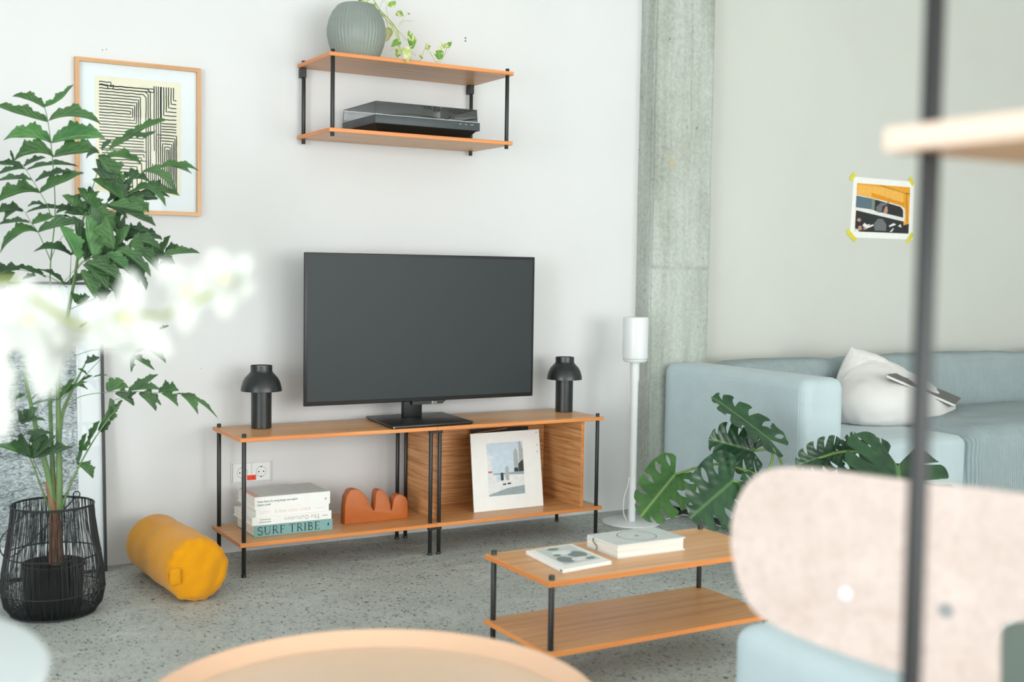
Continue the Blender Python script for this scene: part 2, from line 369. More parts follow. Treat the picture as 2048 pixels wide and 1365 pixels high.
def catmull(pts, n=6):
    P = [Vector(p) for p in pts]
    if len(P) < 3: return [P[0].lerp(P[-1], i/n) for i in range(n+1)]
    P = [P[0]*2-P[1]]+P+[P[-1]*2-P[-2]]; out = []
    for i in range(1, len(P)-2):
        a, b, c, d = P[i-1:i+3]
        for k in range(n):
            t = k/n; out.append(.5*((2*b)+(c-a)*t+(2*a-5*b+4*c-d)*t*t+(3*b-a-3*c+d)*t**3))
    out.append(P[-2]); return out
def rbox(x0, x1, y0, y1, z0, z1, r, seg=4):
    return MB().box(x0, x1, y0, y1, z0, z1).mesh(smooth='all', bevel=r, seg=seg)
def cushion(x0, x1, y0, y1, z0, z1, r=.06, puff=.01, n=14, seed=0, wrinkle=0.0):
    """a soft block: dense rounded box whose faces swell a little"""
    c = Vector(((x0+x1)/2, (y0+y1)/2, (z0+z1)/2)); h = Vector(((x1-x0)/2, (y1-y0)/2, (z1-z0)/2))
    bm = bmesh.new(); bmesh.ops.create_cube(bm, size=2); bmesh.ops.subdivide_edges(bm, edges=bm.edges[:], cuts=n, use_grid_fill=True)
    for v in bm.verts:
        u = v.co.copy(); p = Vector((u.x*h.x, u.y*h.y, u.z*h.z))
        # move grid lines towards the edges so the rounding is well resolved
        q = Vector(tuple(math.copysign(abs(u[i])**.75, u[i])*h[i] for i in range(3)))
        inner = Vector(tuple(max(-h[i]+r, min(h[i]-r, q[i])) for i in range(3)))
        d = q-inner
        if d.length > 1e-9: q = inner+d.normalized()*min(r, d.length if max(abs(d.x), abs(d.y), abs(d.z)) < r-1e-6 else r)
        pf = [(1-u[(i+1) % 3]**2)*(1-u[(i+2) % 3]**2)*puff*(1 if abs(u[i]) > .999 else 0)*(1 if u[i] > 0 else -1) for i in range(3)]
        q += Vector(pf)
        if wrinkle: q += (noise.noise_vector((q+Vector((seed, 0, 0)))*7))*wrinkle
        v.co = c+q
    me = bpy.data.meshes.new('c'); bm.to_mesh(me); bm.free(); me.polygons.foreach_set('use_smooth', [True]*len(me.polygons)); return me

# ------------------------------------------------------------------ the room
X0, X1, Y0, ZC = -6.0, 6.4, -7.5, 3.3
struct('floor', MB().box(X0-.2, X1+.2, Y0-.2, .25, -.12, 0), 'floor', 'ground grey concrete floor with dark stone chips and pale scratches')
struct('wall_back', MB().box(X0-.2, 2.20, 0, .25, 0, ZC), 'wall', 'smooth white wall behind the television')
struct('wall_back_right', MB().box(2.20, X1+.2, 0, .25, 0, ZC), 'wall_warm', 'warm off-white wall behind the sofa')
struct('ceiling', MB().box(X0-.2, X1+.2, Y0-.2, .25, ZC, ZC+.2), 'ceiling')
struct('wall_right', MB().box(X1, X1+.2, Y0-.2, 0, 0, ZC), 'wall_warm')
b = MB(); zl, zh = .10, 2.95
b.box(X0, X1, Y0-.2, Y0, 0, zl); b.box(X0, X1, Y0-.2, Y0, zh, ZC)
for a, c in ((X0, -3.15), (-.85, -.55), (1.75, 2.05), (4.35, X1)): b.box(a, c, Y0-.2, Y0, zl, zh)
struct('wall_front', b, 'wall')
b = MB(); b.box(X0-.2, X0, Y0-.2, 0, 0, zl); b.box(X0-.2, X0, Y0-.2, 0, zh, ZC)
for a, c in ((Y0-.2, -7.3), (-5.2, -5.1), (-3.0, 0)): b.box(X0-.2, X0, a, c, zl, zh)
struct('wall_left', b, 'wall')
n = 1
for a, c in ((-3.15, -.85), (-.55, 1.75), (2.05, 4.35)):
    f = MB(); y0, y1 = Y0-.08, Y0-.02
    f.box(a, a+.05, y0, y1, zl, zh); f.box(c-.05, c, y0, y1, zl, zh); f.box(a+.05, c-.05, y0, y1, zl, zl+.05); f.box(a+.05, c-.05, y0, y1, zh-.05, zh)
    f.box((a+c)/2-.02, (a+c)/2+.02, y0, y1, zl+.05, zh-.05)
    struct('window_%d' % n, f, 'black'); n += 1
for a, c in ((-7.3, -5.2), (-5.1, -3.0)):
    f = MB(); x0, x1 = X0-.08, X0-.02
    f.box(x0, x1, a, a+.05, zl, zh); f.box(x0, x1, c-.05, c, zl, zh); f.box(x0, x1, a+.05, c-.05, zl, zl+.05); f.box(x0, x1, a+.05, c-.05, zh-.05, zh)
    f.box(x0, x1, (a+c)/2-.02, (a+c)/2+.02, zl+.05, zh-.05)
    struct('window_%d' % n, f, 'black'); n += 1
# raw concrete column standing proud of the wall, with board-joint ridges
def column():
    bm = bmesh.new(); x0, x1, y0, z1 = 1.93, 2.262, -.105, ZC
    nx, nz = 70, 420
    def P(u, k, z):
        p = Vector((0, 0, z))
        if k == 0: p.x, p.y = x0, -.0+u*(y0); nn = Vector((-1, 0, 0))
        elif k == 1: p.x, p.y = x0+u*(x1-x0), y0; nn = Vector((0, -1, 0))
        else: p.x, p.y = x1, y0-u*y0; nn = Vector((1, 0, 0))
        d = noise.noise(Vector((p.x*14, p.y*14, z*3)))*.0022+noise.noise(Vector((p.x*60, p.y*60, z*30)))*.0009
        if k == 1:
            for zz, hgt in ((1.102, .011), (.62, .003), (1.62, .004), (1.32, .003), (1.21, .003), (2.09, .006)):
                wv = zz+noise.noise(Vector((p.x*12, zz, 0)))*.008
                if abs(z-wv) < .016: d += hgt*(1-abs(z-wv)/.016)
            if z < 1.10: d -= .003
            if u > .9: d += .003
            if .02 < u < .05: d -= .012
            if u > .62: d -= .002
            if .985 < u: d -= .004
        e = min(u, 1-u)
        if (k == 0 and 1-u < .08) or (k == 2 and u < .08): d -= .002
        return p+nn*d
    ks = [(0, i/8) for i in range(8)]+[(1, i/nx) for i in range(nx)]+[(2, i/8) for i in range(9)]
    g = [[bm.verts.new(P(u, k, j/nz*z1)) for k, u in ks] for j in range(nz+1)]
    for j in range(nz):
        for i in range(len(ks)-1): bm.faces.new((g[j][i], g[j][i+1], g[j+1][i+1], g[j+1][i]))
    me = bpy.data.meshes.new('col'); bm.to_mesh(me); bm.free(); me.polygons.foreach_set('use_smooth', [True]*len(me.polygons)); return me
struct('trim_1', column(), 'concrete', 'raw grey concrete column standing between the two white walls')
# rust stain patch on column, a flat mark of its own
st = MB(); cx, cz = at(1333, 320, 1, -.108).x, at(1333, 320, 1, -.108).z
# small drill holes in the wall
for px, py, rr in ((931, 76, .004), (931, 82, .004), (205, 100, .002), (213, 99, .002), (402, 738, .0015)):
    p = at(px, py, 1, -.0008); struct('trim_2', MB().cyl(p.x, p.y, 0, 0.0001, .001) if False else MB().tube([(p.x, -.0012, p.z), (p.x, 0, p.z)], rr, 10), 'ink_soft', 'small filled drill hole in the white wall')

# ------------------------------------------------------------------ text
def bfont(txt, size, origin, dx, dy, sx=1.0):
    """sans lettering as a flat mesh laid on a surface"""
    cu = bpy.data.curves.new('t', 'FONT'); cu.body = txt; cu.size = size; cu.resolution_u = 3
    o = bpy.data.objects.new('t', cu); col.objects.link(o)
    bpy.context.view_layer.update()
    me = bpy.data.meshes.new_from_object(o.evaluated_get(bpy.context.evaluated_depsgraph_get()))
    bpy.data.objects.remove(o); bpy.data.curves.remove(cu)
    dx = Vector(dx).normalized(); dy = Vector(dy).normalized(); nz = dx.cross(dy)
    me.transform(Matrix(((dx.x*sx, dy.x, nz.x, origin[0]), (dx.y*sx, dy.y, nz.y, origin[1]), (dx.z*sx, dy.z, nz.z, origin[2]), (0, 0, 0, 1))))
    me.materials.clear(); return me
def arc(cx, cy, rx, ry, a0, a1, n=10): return [(cx+rx*math.cos(R(a0+(a1-a0)*i/n)), cy+ry*math.sin(R(a0+(a1-a0)*i/n))) for i in range(n+1)]
TK, TN = .125, .05
def sf(x, y, h=.13): return ([(x-h, y), (x+h, y)], .035)
GL = {
 'S': (.62, [(arc(.3, .75, .22, .22, 25, 270, 12)+arc(.3, .27, .25, .26, 90, -150, 12)[1:], .095), ([(.52, .95), (.52, .72)], .03), ([(.07, .3), (.07, .03)], .03)]),
 'U': (.82, [([(.18, 1), (.18, .32)], TK), (arc(.42, .32, .25, .3, 180, 360), .08), ([(.67, .32), (.67, 1)], TN), sf(.18, .98, .15), sf(.67, .98)]),
 'R': (.78, [([(.2, 0), (.2, 1)], TK), ([(.2, .97), (.38, .97)]+arc(.38, .74, .2, .23, 90, -90)+[(.2, .51)], .08), ([(.38, .5), (.7, .02)], .11), sf(.2, .02), sf(.16, .98, .1), sf(.72, .02, .08)]),
 'F': (.66, [([(.2, 0), (.2, 1)], TK), ([(.06, .98), (.6, .98)], TN), ([(.2, .52), (.46, .52)], TN), ([(.6, 1), (.6, .76)], .04), ([(.46, .62), (.46, .42)], .04), sf(.2, .02)]),
 'T': (.74, [([(.37, 0), (.37, 1)], TK), ([(.04, .98), (.7, .98)], TN), ([(.04, 1), (.04, .76)], .04), ([(.7, 1), (.7, .76)], .04), sf(.37, .02)]),
 'I': (.36, [([(.18, 0), (.18, 1)], TK), sf(.18, .02), sf(.18, .98)]),
 'B': (.72, [([(.2, 0), (.2, 1)], TK), ([(.2, .97), (.34, .97)]+arc(.34, .75, .2, .22, 90, -90)+[(.2, .53)], .08), ([(.34, .53)]+arc(.36, .27, .24, .25, 90, -90)+[(.2, .02)], .09), sf(.16, .02, .1), sf(.16, .98, .1)]),
 'E': (.7, [([(.2, 0), (.2, 1)], TK), ([(.06, .98), (.58, .98)], TN), ([(.2, .52), (.46, .52)], TN), ([(.06, .02), (.62, .02)], TN), ([(.58, 1), (.58, .78)], .04), ([(.62, 0), (.62, .26)], .04), ([(.46, .62), (.46, .42)], .04)]),
 'O': (.84, [(arc(.4, .5, .32, .47, 0, 360, 24), .085)]),
 'h': (.62, [([(.14, 0), (.14, 1)], .09), ([(.14, .48)]+arc(.32, .44, .17, .2, 150, 0)+[(.49, 0)], .08), sf(.14, .02, .09), sf(.49, .02, .09)]),
 'e': (.54, [([(.1, .36), (.44, .36)], .04), (arc(.27, .33, .18, .31, 5, 320, 16), .07)]),
 'u': (.62, [([(.14, .64), (.14, .2)]+arc(.3, .2, .16, .18, 180, 330), .08), ([(.48, .64), (.48, 0)], .08)]),
 't': (.4, [([(.16, .88), (.16, .14)]+arc(.26, .14, .1, .12, 180, 320), .08), ([(.03, .62), (.34, .62)], .04)]),
 's': (.46, [(arc(.22, .47, .14, .15, 30, 270, 8)+arc(.22, .17, .15, .15, 90, -150, 8)[1:], .07)]),
 'i': (.3, [([(.14, 0), (.14, .62)], .09), ([(.14, .8), (.14, .9)], .1), sf(.14, .02, .09)]),
 'd': (.62, [([(.48, 0), (.48, 1)], .09), (arc(.29, .32, .19, .3, 0, 360, 16), .06)]),
 'r': (.44, [([(.14, 0), (.14, .62)], .09), (arc(.28, .46, .14, .14, 160, 40, 6), .07), sf(.14, .02, .09)]),
 ' ': (.3, [])}
def serif(txt, h, origin, dx, dy, sx=1.0, track=.02):
    dx = Vector(dx).normalized(); dy = Vector(dy).normalized(); nn = dx.cross(dy); b = MB(); x = 0; O = Vector(origin)
    for ch in txt:
        wd, strokes = GL[ch]
        for pts, wdt in strokes:
            b.ribbon([O+dx*((x+p[0])*h*sx)+dy*(p[1]*h) for p in pts], wdt*h, nn)
        x += wd+track
    return b, x*h*sx

# ------------------------------------------------------------------ oak shelving system
T = .0141
def board(name, parent, x0, x1, y0, y1, ztop, t=T):
    me = MB().box(x0, x1, y0, y1, ztop-t, ztop).mesh(bevel=.0012, seg=1)
    for p in me.polygons:
        nn = p.normal; p.material_index = 1 if abs(nn.y) > .7 else (2 if abs(nn.x) > .7 else 0)
    return part(name, me, ['oak', 'oak_edge', 'oak_edge_side'], parent)
def rod(parent, x, y, z0, z1, r=.0075):
    b = MB(); b.lathe((x, y, 0), [(0, z0), (r-.0008, z0), (r, z0+.0015), (r, z1-.0015), (r-.001, z1), (0, z1)], 20)
    return part('rod', b.mesh(smooth=True), 'black', parent)
IN = .0183; ZL, ZU = .1217, .4857; UB, UF = -.0586, -.3891
# low unit: two bays side by side
lab = ['low oak shelf unit with black rods, open bay holding the stacked books', 'low oak shelf unit with black rods, bay closed by a box with panels']
units = []
for k in range(2):
    x0 = k*.75; r = root('shelf_unit', (x0+.375, (UB+UF)/2, 0), lab[k], 'shelf unit', 'two low oak shelf units side by side'); units.append(r)
    board('shelf_board', r, x0+(.0004 if k else 0), x0+.75-(0 if k else .0004), UF, UB, ZU)
    board('shelf_board', r, x0+(.0004 if k else 0), x0+.75-(0 if k else .0004), UF, UB, ZL)
    for dx in (IN, .75-IN):
        for y in (UF+IN, UB-IN):
            rod(r, x0+dx, y, 0, ZU+.013)
            part('foot', MB().lathe((x0+dx, y, 0), [(0, 0), (.0085, 0), (.0085, .006), (.0075, .009)], 18).mesh(smooth=True), 'black_plastic', r)
# clips that join the neighbouring rods of the two bays
for z0, z1 in ((ZU-T-.012, ZU-T-.001), (ZL-T-.013, ZL-T-.001)):
    b = MB().box(.75-IN-.009, .75+IN+.009, UF+IN-.0085, UF+IN+.0085, z0, z1)
    part('connector_clip', b.mesh(bevel=.002), 'black_plastic', units[0])
# box panels of the right bay
def panel(name, x0, x1, y0, y1, z0, z1, mat, edge):
    me = MB().box(x0, x1, y0, y1, z0, z1).mesh(bevel=.0008, seg=1)
    for p in me.polygons: p.material_index = 1 if abs(p.normal.y) > .7 and (x1-x0) < .05 else 0
    return part(name, me, [mat, edge], units[1])
zb, zt = ZL+.0002, ZU-T-.0002
panel('side_panel', .772, .786, -.352, -.068, zb, zt, 'oak_panel_side', 'oak_edge')
panel('side_panel', 1.408, 1.422, -.366, -.068, zb, zt, 'oak_panel_side', 'oak_edge')
panel('back_panel', .7865, 1.4075, -.082, -.068, zb, zt, 'oak_panel', 'oak_panel')
# wall shelf
WX, WB, WF, Z1, Z2 = .3361, -.0076, -.3358, 1.566, 1.8317
ws = root('wall_shelf', (WX+.375, 0, Z1-T), 'two-tier oak wall shelf on black rods above the television', 'wall shelf')
board('shelf_board', ws, WX, WX+.75, WF, WB, Z2); board('shelf_board', ws, WX, WX+.75, WF, WB, Z1)
for dx in (IN, .75-IN):
    rod(ws, WX+dx, WF+IN, Z1-T-.014, Z2+.012); rod(ws, WX+dx, WB-IN, Z1-T-.018, Z2+.012)
    part('wall_bracket', MB().box(WX+dx-.011, WX+dx+.0085, WB-IN-.009, -.0002, Z2-T-.036, Z2-T-.0005).mesh(bevel=.0015), 'black_plastic', ws)
# coffee table of the same system
TX, TB, TF, TZ = .3214, -1.531, -1.8615, .3011
def rot2(x, y, a, cx, cy):
    return (cx+(x-cx)*math.cos(a)-(y-cy)*math.sin(a), cy+(x-cx)*math.sin(a)+(y-cy)*math.cos(a))
ct = root('coffee_table', (TX+.375, (TB+TF)/2, 0), 'low oak coffee table with two boards on black rods, books on top', 'coffee table')
board('table_board', ct, TX, TX+.75, TF, TB, TZ); board('table_board', ct, TX, TX+.75, TF, TB, ZL)
for dx in (IN, .75-IN):
    for y in (TF+IN, TB-IN): rod(ct, TX+dx, y, 0, TZ+.012)
# near shelf unit, blurred at the right
nu = root('shelf_unit', (-.527+.375, -3.83, 0), 'tall oak shelf unit standing closest to the camera, one black rod in view', 'shelf unit')
M['oak_edge_overexposed'] = wood('overexposed_edge_band', (222, 190, 168), (230, 202, 182), (236, 212, 194), 'Y')  # edge band colour lightened to imitate overexposure on the nearest boards
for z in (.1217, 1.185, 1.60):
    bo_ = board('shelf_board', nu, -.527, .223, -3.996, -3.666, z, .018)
    for k in (1, 2): bo_.data.materials[k] = M['oak_edge_overexposed']
for x in (-.503, .199):
    for y in (-3.69, -3.972): rod(nu, x, y, 0, 1.612, .0078)

# ------------------------------------------------------------------ television
tv = root('television', (.75, -.235, ZU), 'flat black television with a dark blank screen on a square stand', 'television')
TVX0, TVX1, TVZ0, TVZ1, TVY = .297, 1.277, .561, 1.126, -.2
me = MB().box(TVX0, TVX1, TVY, TVY+.012, TVZ0, TVZ1).mesh(smooth=True, bevel=.003, seg=3)
part('bezel', me, 'black_plastic', tv)
part('screen', MB().box(TVX0+.0115, TVX1-.0115, TVY-.0009, TVY-.0001, TVZ0+.016, TVZ1-.0115), 'screen', tv)
me = MB().box(TVX0+.12, TVX1-.12, TVY+.0122, TVY+.05, TVZ0+.06, TVZ1-.1).mesh(smooth=True, bevel=.014, seg=3); part('rear_housing', me, 'black_plastic', tv)
# chin tab with the emblem
xa, xb = .735, .882
chin = MB().prism([(xa, TVY+.001, TVZ0+.001), (xa, TVY+.001, TVZ0-.013), (xb-.018, TVY+.001, TVZ0-.013), (xb, TVY+.001, TVZ0+.001)], (0, .010, 0))
ch = part('chin', chin, 'black_plastic', tv)
e = MB(); ex, ez = .822, TVZ0-.0062
e.ribbon([(ex+.0042*math.cos(a/8*math.pi-.0), TVY-.0006, ez+.0042*math.sin(a/8*math.pi)) for a in range(17)], .0011, (0, -1, 0))
e.ribbon([(ex, TVY-.0006, ez+.0022), (ex, TVY-.0006, ez-.002), (ex+.002, TVY-.0006, ez-.002)], .0009, (0, -1, 0))
e.ribbon([(ex-.0018, TVY-.0007, ez+.0012), (ex-.0012, TVY-.0007, ez+.0012)], .0008, (0, -1, 0))
part('round_emblem', e, 'plastic_white', ch, label='small round light emblem')
me = bfont('LG', .0095, (ex+.0065, TVY-.0006, ez-.0034), (1, 0, 0), (0, 0, 1)); part('lettering', me, 'plastic_white', ch, label='small light lettering')
me = MB().box(.705, .785, -.185, -.16, ZU+.0115, TVZ0+.10).mesh(smooth=True, bevel=.004); part('neck', me, 'black_plastic', tv)
bs = MB(); q0 = [(.596, -.072), (.562, -.398), (.905, -.382), (.93, -.07)]
def stand():
    b = MB(); c = (.748, -.23)
    def ring(k, z): return [(c[0]+(x-c[0])*k, c[1]+(y-c[1])*k, z) for x, y in q0]
    vs = ring(.955, ZU+.0003)+ring(1, ZU+.006)+ring(.99, ZU+.0125)
    fs = [(3, 2, 1, 0), (8, 9, 10, 11)]
    for k in range(2): fs += [(k*4+i, k*4+(i+1) % 4, k*4+4+(i+1) % 4, k*4+4+i) for i in range(4)]
    b.add(vs, fs); return b.mesh(smooth=True, bevel=.0012)
sd = part('stand_base', stand(), 'black_soft', tv)
pp = at(787.5, 851.5, 1, -.39); part('foot_stud', MB().tube([(.5705, -.3945, ZU+.007), (.568, -.398, ZU+.007)], .0028, 10), 'steel', sd)

# ------------------------------------------------------------------ cordless table lamps
def lamp(x, y, label):
    r = root('table_lamp', (x, y, ZU), label, 'lamp', 'matching black table lamps at either end of the oak shelves'); z = ZU
    b = MB().lathe((x, y, z), [(0, .0002), (.034, .0002), (.0365, .002), (.0365, .006), (.0365, .137), (.034, .139), (0, .139)], 40)
    part('stem', b.mesh(smooth=True), 'black_soft', r)
    pf = [(.0365, .226), (.0385, .2275), (.0385, .204)]
    outer = [(.0375, .226), (.0385, .2285), (.0388, .226), (.0388, .209), (.041, .203), (.048, .1955), (.0585, .184), (.0665, .169), (.0715, .152), (.0735, .1395), (.0735, .136)]
    inner = [(rr-.0022, zz) for rr, zz in reversed(outer[3:])]
    part('lamp_shade', MB().lathe((x, y, z), outer+inner+[(.0360, .226), (.0375, .226)], 56).mesh(smooth=True), 'black_soft', r)
    part('diffuser', MB().lathe((x, y, z), [(0, .140), (.026, .140), (.028, .150), (.028, .214), (.035, .216), (.0355, .222), (.03, .2245), (0, .225)], 40).mesh(smooth=True), 'white_gloss', r)
    part('charging_notch', MB().box(x-.012, x-.008, y-.0368, y-.034, z+.0005, z+.005), 'black', r)
    return r
lamp(.150, -.158, 'black dome-shaded table lamp on the left end of the shelves, beside the palm')
lamp(1.447, -.172, 'black dome-shaded table lamp on the right end of the shelves, right of the television')

# ------------------------------------------------------------------ books
def book(name, x0, x1, yf, yb, z0, h, label, cat, cover='paper', group=None, cov=.0022, over=.003, round_=.0, parent=None, hard=True, base=None):
    """spine faces the camera (at y = yf); boards, page block"""
    r = root(name, ((x0+x1)/2, (yf+yb)/2, z0), label, cat, group)
    b = MB(); b.box(x0, x1, yf, yf+cov, z0, z0+h); b.box(x0, x1, yf+cov, yb, z0, z0+cov); b.box(x0, x1, yf+cov, yb, z0+h-cov, z0+h)
    part('cover', b, cover, r)
    part('page_block', MB().box(x0+over, x1-over, yf+cov+.0005, yb-over, z0+cov, z0+h-cov), 'pages', r); return r
# bottom to top of the stack in the left bay
z = ZL+.0003
b4 = book('book', .074, .366, -.312, -.108, z, .0405, 'thick teal book at the bottom of the stack, large dark title', 'book', 'teal', 'book stack in the left bay')
t4, wdt = serif('SURF TRIBE', .0285, (0, 0, 0), (1, 0, 0), (0, 0, 1), 1.2, .04)
for v in t4.v: v += Vector((.085, -.3126, z+.006))
part('title', t4, 'ink', b4, label='dark serif title')
b = MB(); ex, ez = .349, z+.021
b.add([(ex, -.3126, ez-.006), (ex+.004, -.3126, ez-.002), (ex+.002, -.3126, ez+.0015), (ex+.005, -.3126, ez+.006), (ex, -.3126, ez+.005), (ex-.003, -.3126, ez-.001)], [(0, 1, 2, 3, 4, 5)]); part('publisher_mark', b, 'ink', b4)
z += .0407
b3 = book('book', .066, .361, -.314, -.095, z, .0297, 'white book upside down in the stack, dark serif title', 'book', 'paper', 'book stack in the left bay')
t3, wdt = serif('The Outsiders', .0145, (0, 0, 0), (-1, 0, 0), (0, 0, -1), 1.22, .06)
for v in t3.v: v += Vector((.317, -.3146, z+.0215))
part('title', t3, 'ink_soft', b3, label='grey upside-down title')
b = MB()
for xx, n_, zz in ((.326, 9, .013), (.095, 16, .018), (.092, 18, .009)):
    x = xx
    for k in range(n_): b.box(x, x+.0012, -.3146, -.314, z+zz, z+zz+.0028+.001*(k % 3 == 0)); x += .0021+.0014*(k % 4 == 2)
part('small_print', b, 'ink_soft', b3); z += .0299
b2 = book('book', .080, .352, -.311, -.13, z, .0255, 'slim white book with faint pink lettering, second from the top', 'book', 'paper', 'book stack in the left bay')
b = MB(); x = .150
for k in range(26):
    if k in (2, 9, 17): x += .004
    b.box(x, x+.0012, -.3116, -.311, z+.008, z+.0185)
    if k % 3 == 0: b.box(x+.0012, x+.0032, -.3116, -.311, z+.0172, z+.0185)
    if k % 4 == 1: b.box(x+.0012, x+.0032, -.3116, -.311, z+.0125, z+.0138)
    x += .0047
for zz in (.010, .0165):
    for k in range(14): b.box(.094+k*.003, .0957+k*.003, -.3116, -.311, z+zz, z+zz+.0016)
for k in range(12): b.box(.302+k*.0028, .3035+k*.0028, -.3116, -.311, z+.012, z+.014)
part('title', b, 'ink_pink', b2, label='faint pink lettering'); z += .0257
b1 = book('book', .075, .356, -.313, -.115, z, .0445, 'thick white book on top of the stack, pale grey cover with salmon strip', 'book', 'paper', 'book stack in the left bay')
me = bfont('Dieter Rams: So wenig Design wie möglich', .0098, (.085, -.3137, z+.0250), (1, 0, 0), (0, 0, 1), .87); part('title', me, 'ink', b1, label='two lines of small dark lettering')
me = bfont('Sophie Lovell', .0098, (.085, -.3137, z+.0135), (1, 0, 0), (0, 0, 1), .9); part('author_name', me, 'ink', b1)
b = MB()
for zz, ww in ((.0215, .007), (.0185, .010), (.0155, .006)): b.box(.339-ww/2, .339+ww/2, -.3136, -.313, z+zz, z+zz+.001)
part('publisher_mark', b, 'ink', b1)
part('cover_art', MB().box(.100, .350, -.305, -.12, z+.0446, z+.0451), 'grey_cover', b1)
part('cover_strip', MB().box(.078, .0998, -.305, -.12, z+.0446, z+.0451), 'salmon', b1)

# ------------------------------------------------------------------ terracotta sculpture
pts = [(689.5, 1050.5), (690.5, 1012), (693, 995), (700, 982.5), (708, 979), (717, 980), (726, 986), (735, 998), (742, 1012), (747, 1021.5), (749.8, 1021.5),
       (751, 1010), (751.6, 992), (754, 983), (759, 979.7), (765, 981), (772, 987), (777.5, 997), (781, 1010), (782, 1020), (784.2, 1022),
       (786, 1012), (788, 999), (793, 991.5), (799, 989.3), (806, 991), (812.5, 996), (815.6, 1004), (816, 1037.5)]
P2 = [at(a, b_, 1, -.262) for a, b_ in pts]
zmin = ZL+.0004; P2 = [Vector((p.x, -.262, max(p.z, zmin))) for p in P2]; P2[0].z = zmin; P2[-1].z = zmin
me = MB().prism(P2, (0, .042, 0)).mesh(smooth=True, bevel=.0022, seg=3)
solo('wave_sculpture', me, 'terracotta', 'terracotta-orange wavy block with three rounded humps, right of the book stack', 'sculpture', (.57, -.24, zmin))

# ------------------------------------------------------------------ socket
so = root('wall_socket', (.1625, 0, .30), 'white double wall socket with a small red price sticker behind the shelf unit', 'socket')
sx0, sx1, sz0, sz1 = .085, .241, .259, .340
part('frame', MB().box(sx0, sx1, -.006, -.0002, sz0, sz1).mesh(bevel=.002), 'plastic_white', so)
for k in range(2):
    a0 = sx0+.0055+k*.0728; a1 = a0+.072
    f = part('socket_insert', MB().box(a0, a1, -.0085, -.0062, sz0+.006, sz1-.006).mesh(bevel=.0008), 'plastic_white', so)
    cx, cz = (a0+a1)/2, (sz0+sz1)/2
    def ringxz(r0, r1, y): 
        b = MB(); nn = 32; vs = []
        for j in range(nn):
            t = 2*math.pi*j/nn; vs += [(cx+r0*math.cos(t), y, cz+r0*math.sin(t)), (cx+r1*math.cos(t), y, cz+r1*math.sin(t))]
        b.add(vs, [(2*j, 2*j+1, (2*j+3) % (2*nn), (2*j+2) % (2*nn)) for j in range(nn)]); return b
    part('socket_rim', ringxz(.0190, .0202, -.0087), 'ink_soft', f)
    h = MB()
    for dx in (-.0095, .0095): h.tube([(cx+dx, -.0089, cz), (cx+dx, -.0086, cz)], .0028, 12)
    part('pin_hole', h, 'black', f)
    for dz in (-.0185, .0185): part('earth_clip', MB().box(cx-.003, cx+.003, -.0092, -.0086, cz+dz-.002, cz+dz+.002), 'black', f)
# outlines of the recessed inserts
b = MB(); 
for (a, c, d, e_) in ((sx0+.004, sx1-.004, sz0+.0045, sz0+.0053), (sx0+.004, sx1-.004, sz1-.0053, sz1-.0045), (sx0+.004, sx0+.0048, sz0+.0045, sz1-.0045), (sx1-.0048, sx1-.004, sz0+.0045, sz1-.0045)): b.box(a, c, -.0064, -.0060, d, e_)
part('joint_line', b, 'ink_soft', so)
stk = part('price_sticker', MB().box(.144, .1795, -.0097, -.0088, .2695, .2885), 'red', so, label='red-orange price sticker')
me = bfont('1 €', .0135, (.149, -.0101, .2742), (1, 0, 0), (0, 0, 1), 1.3); part('lettering', me, 'ink', stk)

# ------------------------------------------------------------------ record sleeves in the box
def sheet(name, A, B, C_, D, th, mat, parent):
    """flat card from its four corners (bl, br, tr, tl) with thickness towards the back"""
    A, B, C_, D = map(Vector, (A, B, C_, D)); nn = (B-A).cross(D-A).normalized()
    return part(name, MB().prism([A, B, C_, D], -nn*th).mesh(), mat, parent)
A, B, C_, D = (.970, -.277, ZL+.0005), (1.288, -.279, ZL+.0005), (1.312, -.194, .4215), (.995, -.190, .4195)
rs = root('record_sleeve', (1.13, -.27, ZL), 'white square record sleeve with a street picture leaning in the oak box', 'record sleeve')
sheet('sleeve', A, B, C_, D, .004, 'paper', rs)
def on(A, B, C_, D, u, v, off):
    A, B, C_, D = map(Vector, (A, B, C_, D)); nn = (B-A).cross(D-A).normalized()
    return A.lerp(B, u).lerp(D.lerp(C_, u), v)+nn*off
def decal(A, B, C_, D, shapes, mats, parent, name='print', off=.0006):
    b = MB()
    for k, (mi, pts) in enumerate(shapes): b.poly([on(A, B, C_, D, u, v, off+.00006*k) for u, v in pts], mi)
    return part(name, b, mats, parent)
for nm, c in (('pr_sky', (196, 212, 224)), ('pr_pale', (222, 224, 222)), ('pr_grey', (168, 172, 170)), ('pr_dark', (58, 62, 64)), ('pr_road', (150, 164, 166)), ('pr_rose', (196, 120, 112)),
              ('pr_orange', (228, 160, 44)), ('pr_orange_lt', (234, 178, 84)), ('pr_amber', (222, 146, 16)), ('pr_slate', (92, 112, 124)), ('pr_night', (44, 48, 50)), ('pr_skin', (186, 140, 118)), ('pr_coat', (108, 110, 114)), ('pr_white', (228, 226, 222)), ('pr_green', (120, 140, 120)), ('pr_mid', (120, 132, 134))):
    M[nm] = plain(nm.replace('pr_', 'print_'), c, .6, .3, var=.07, scale=60)
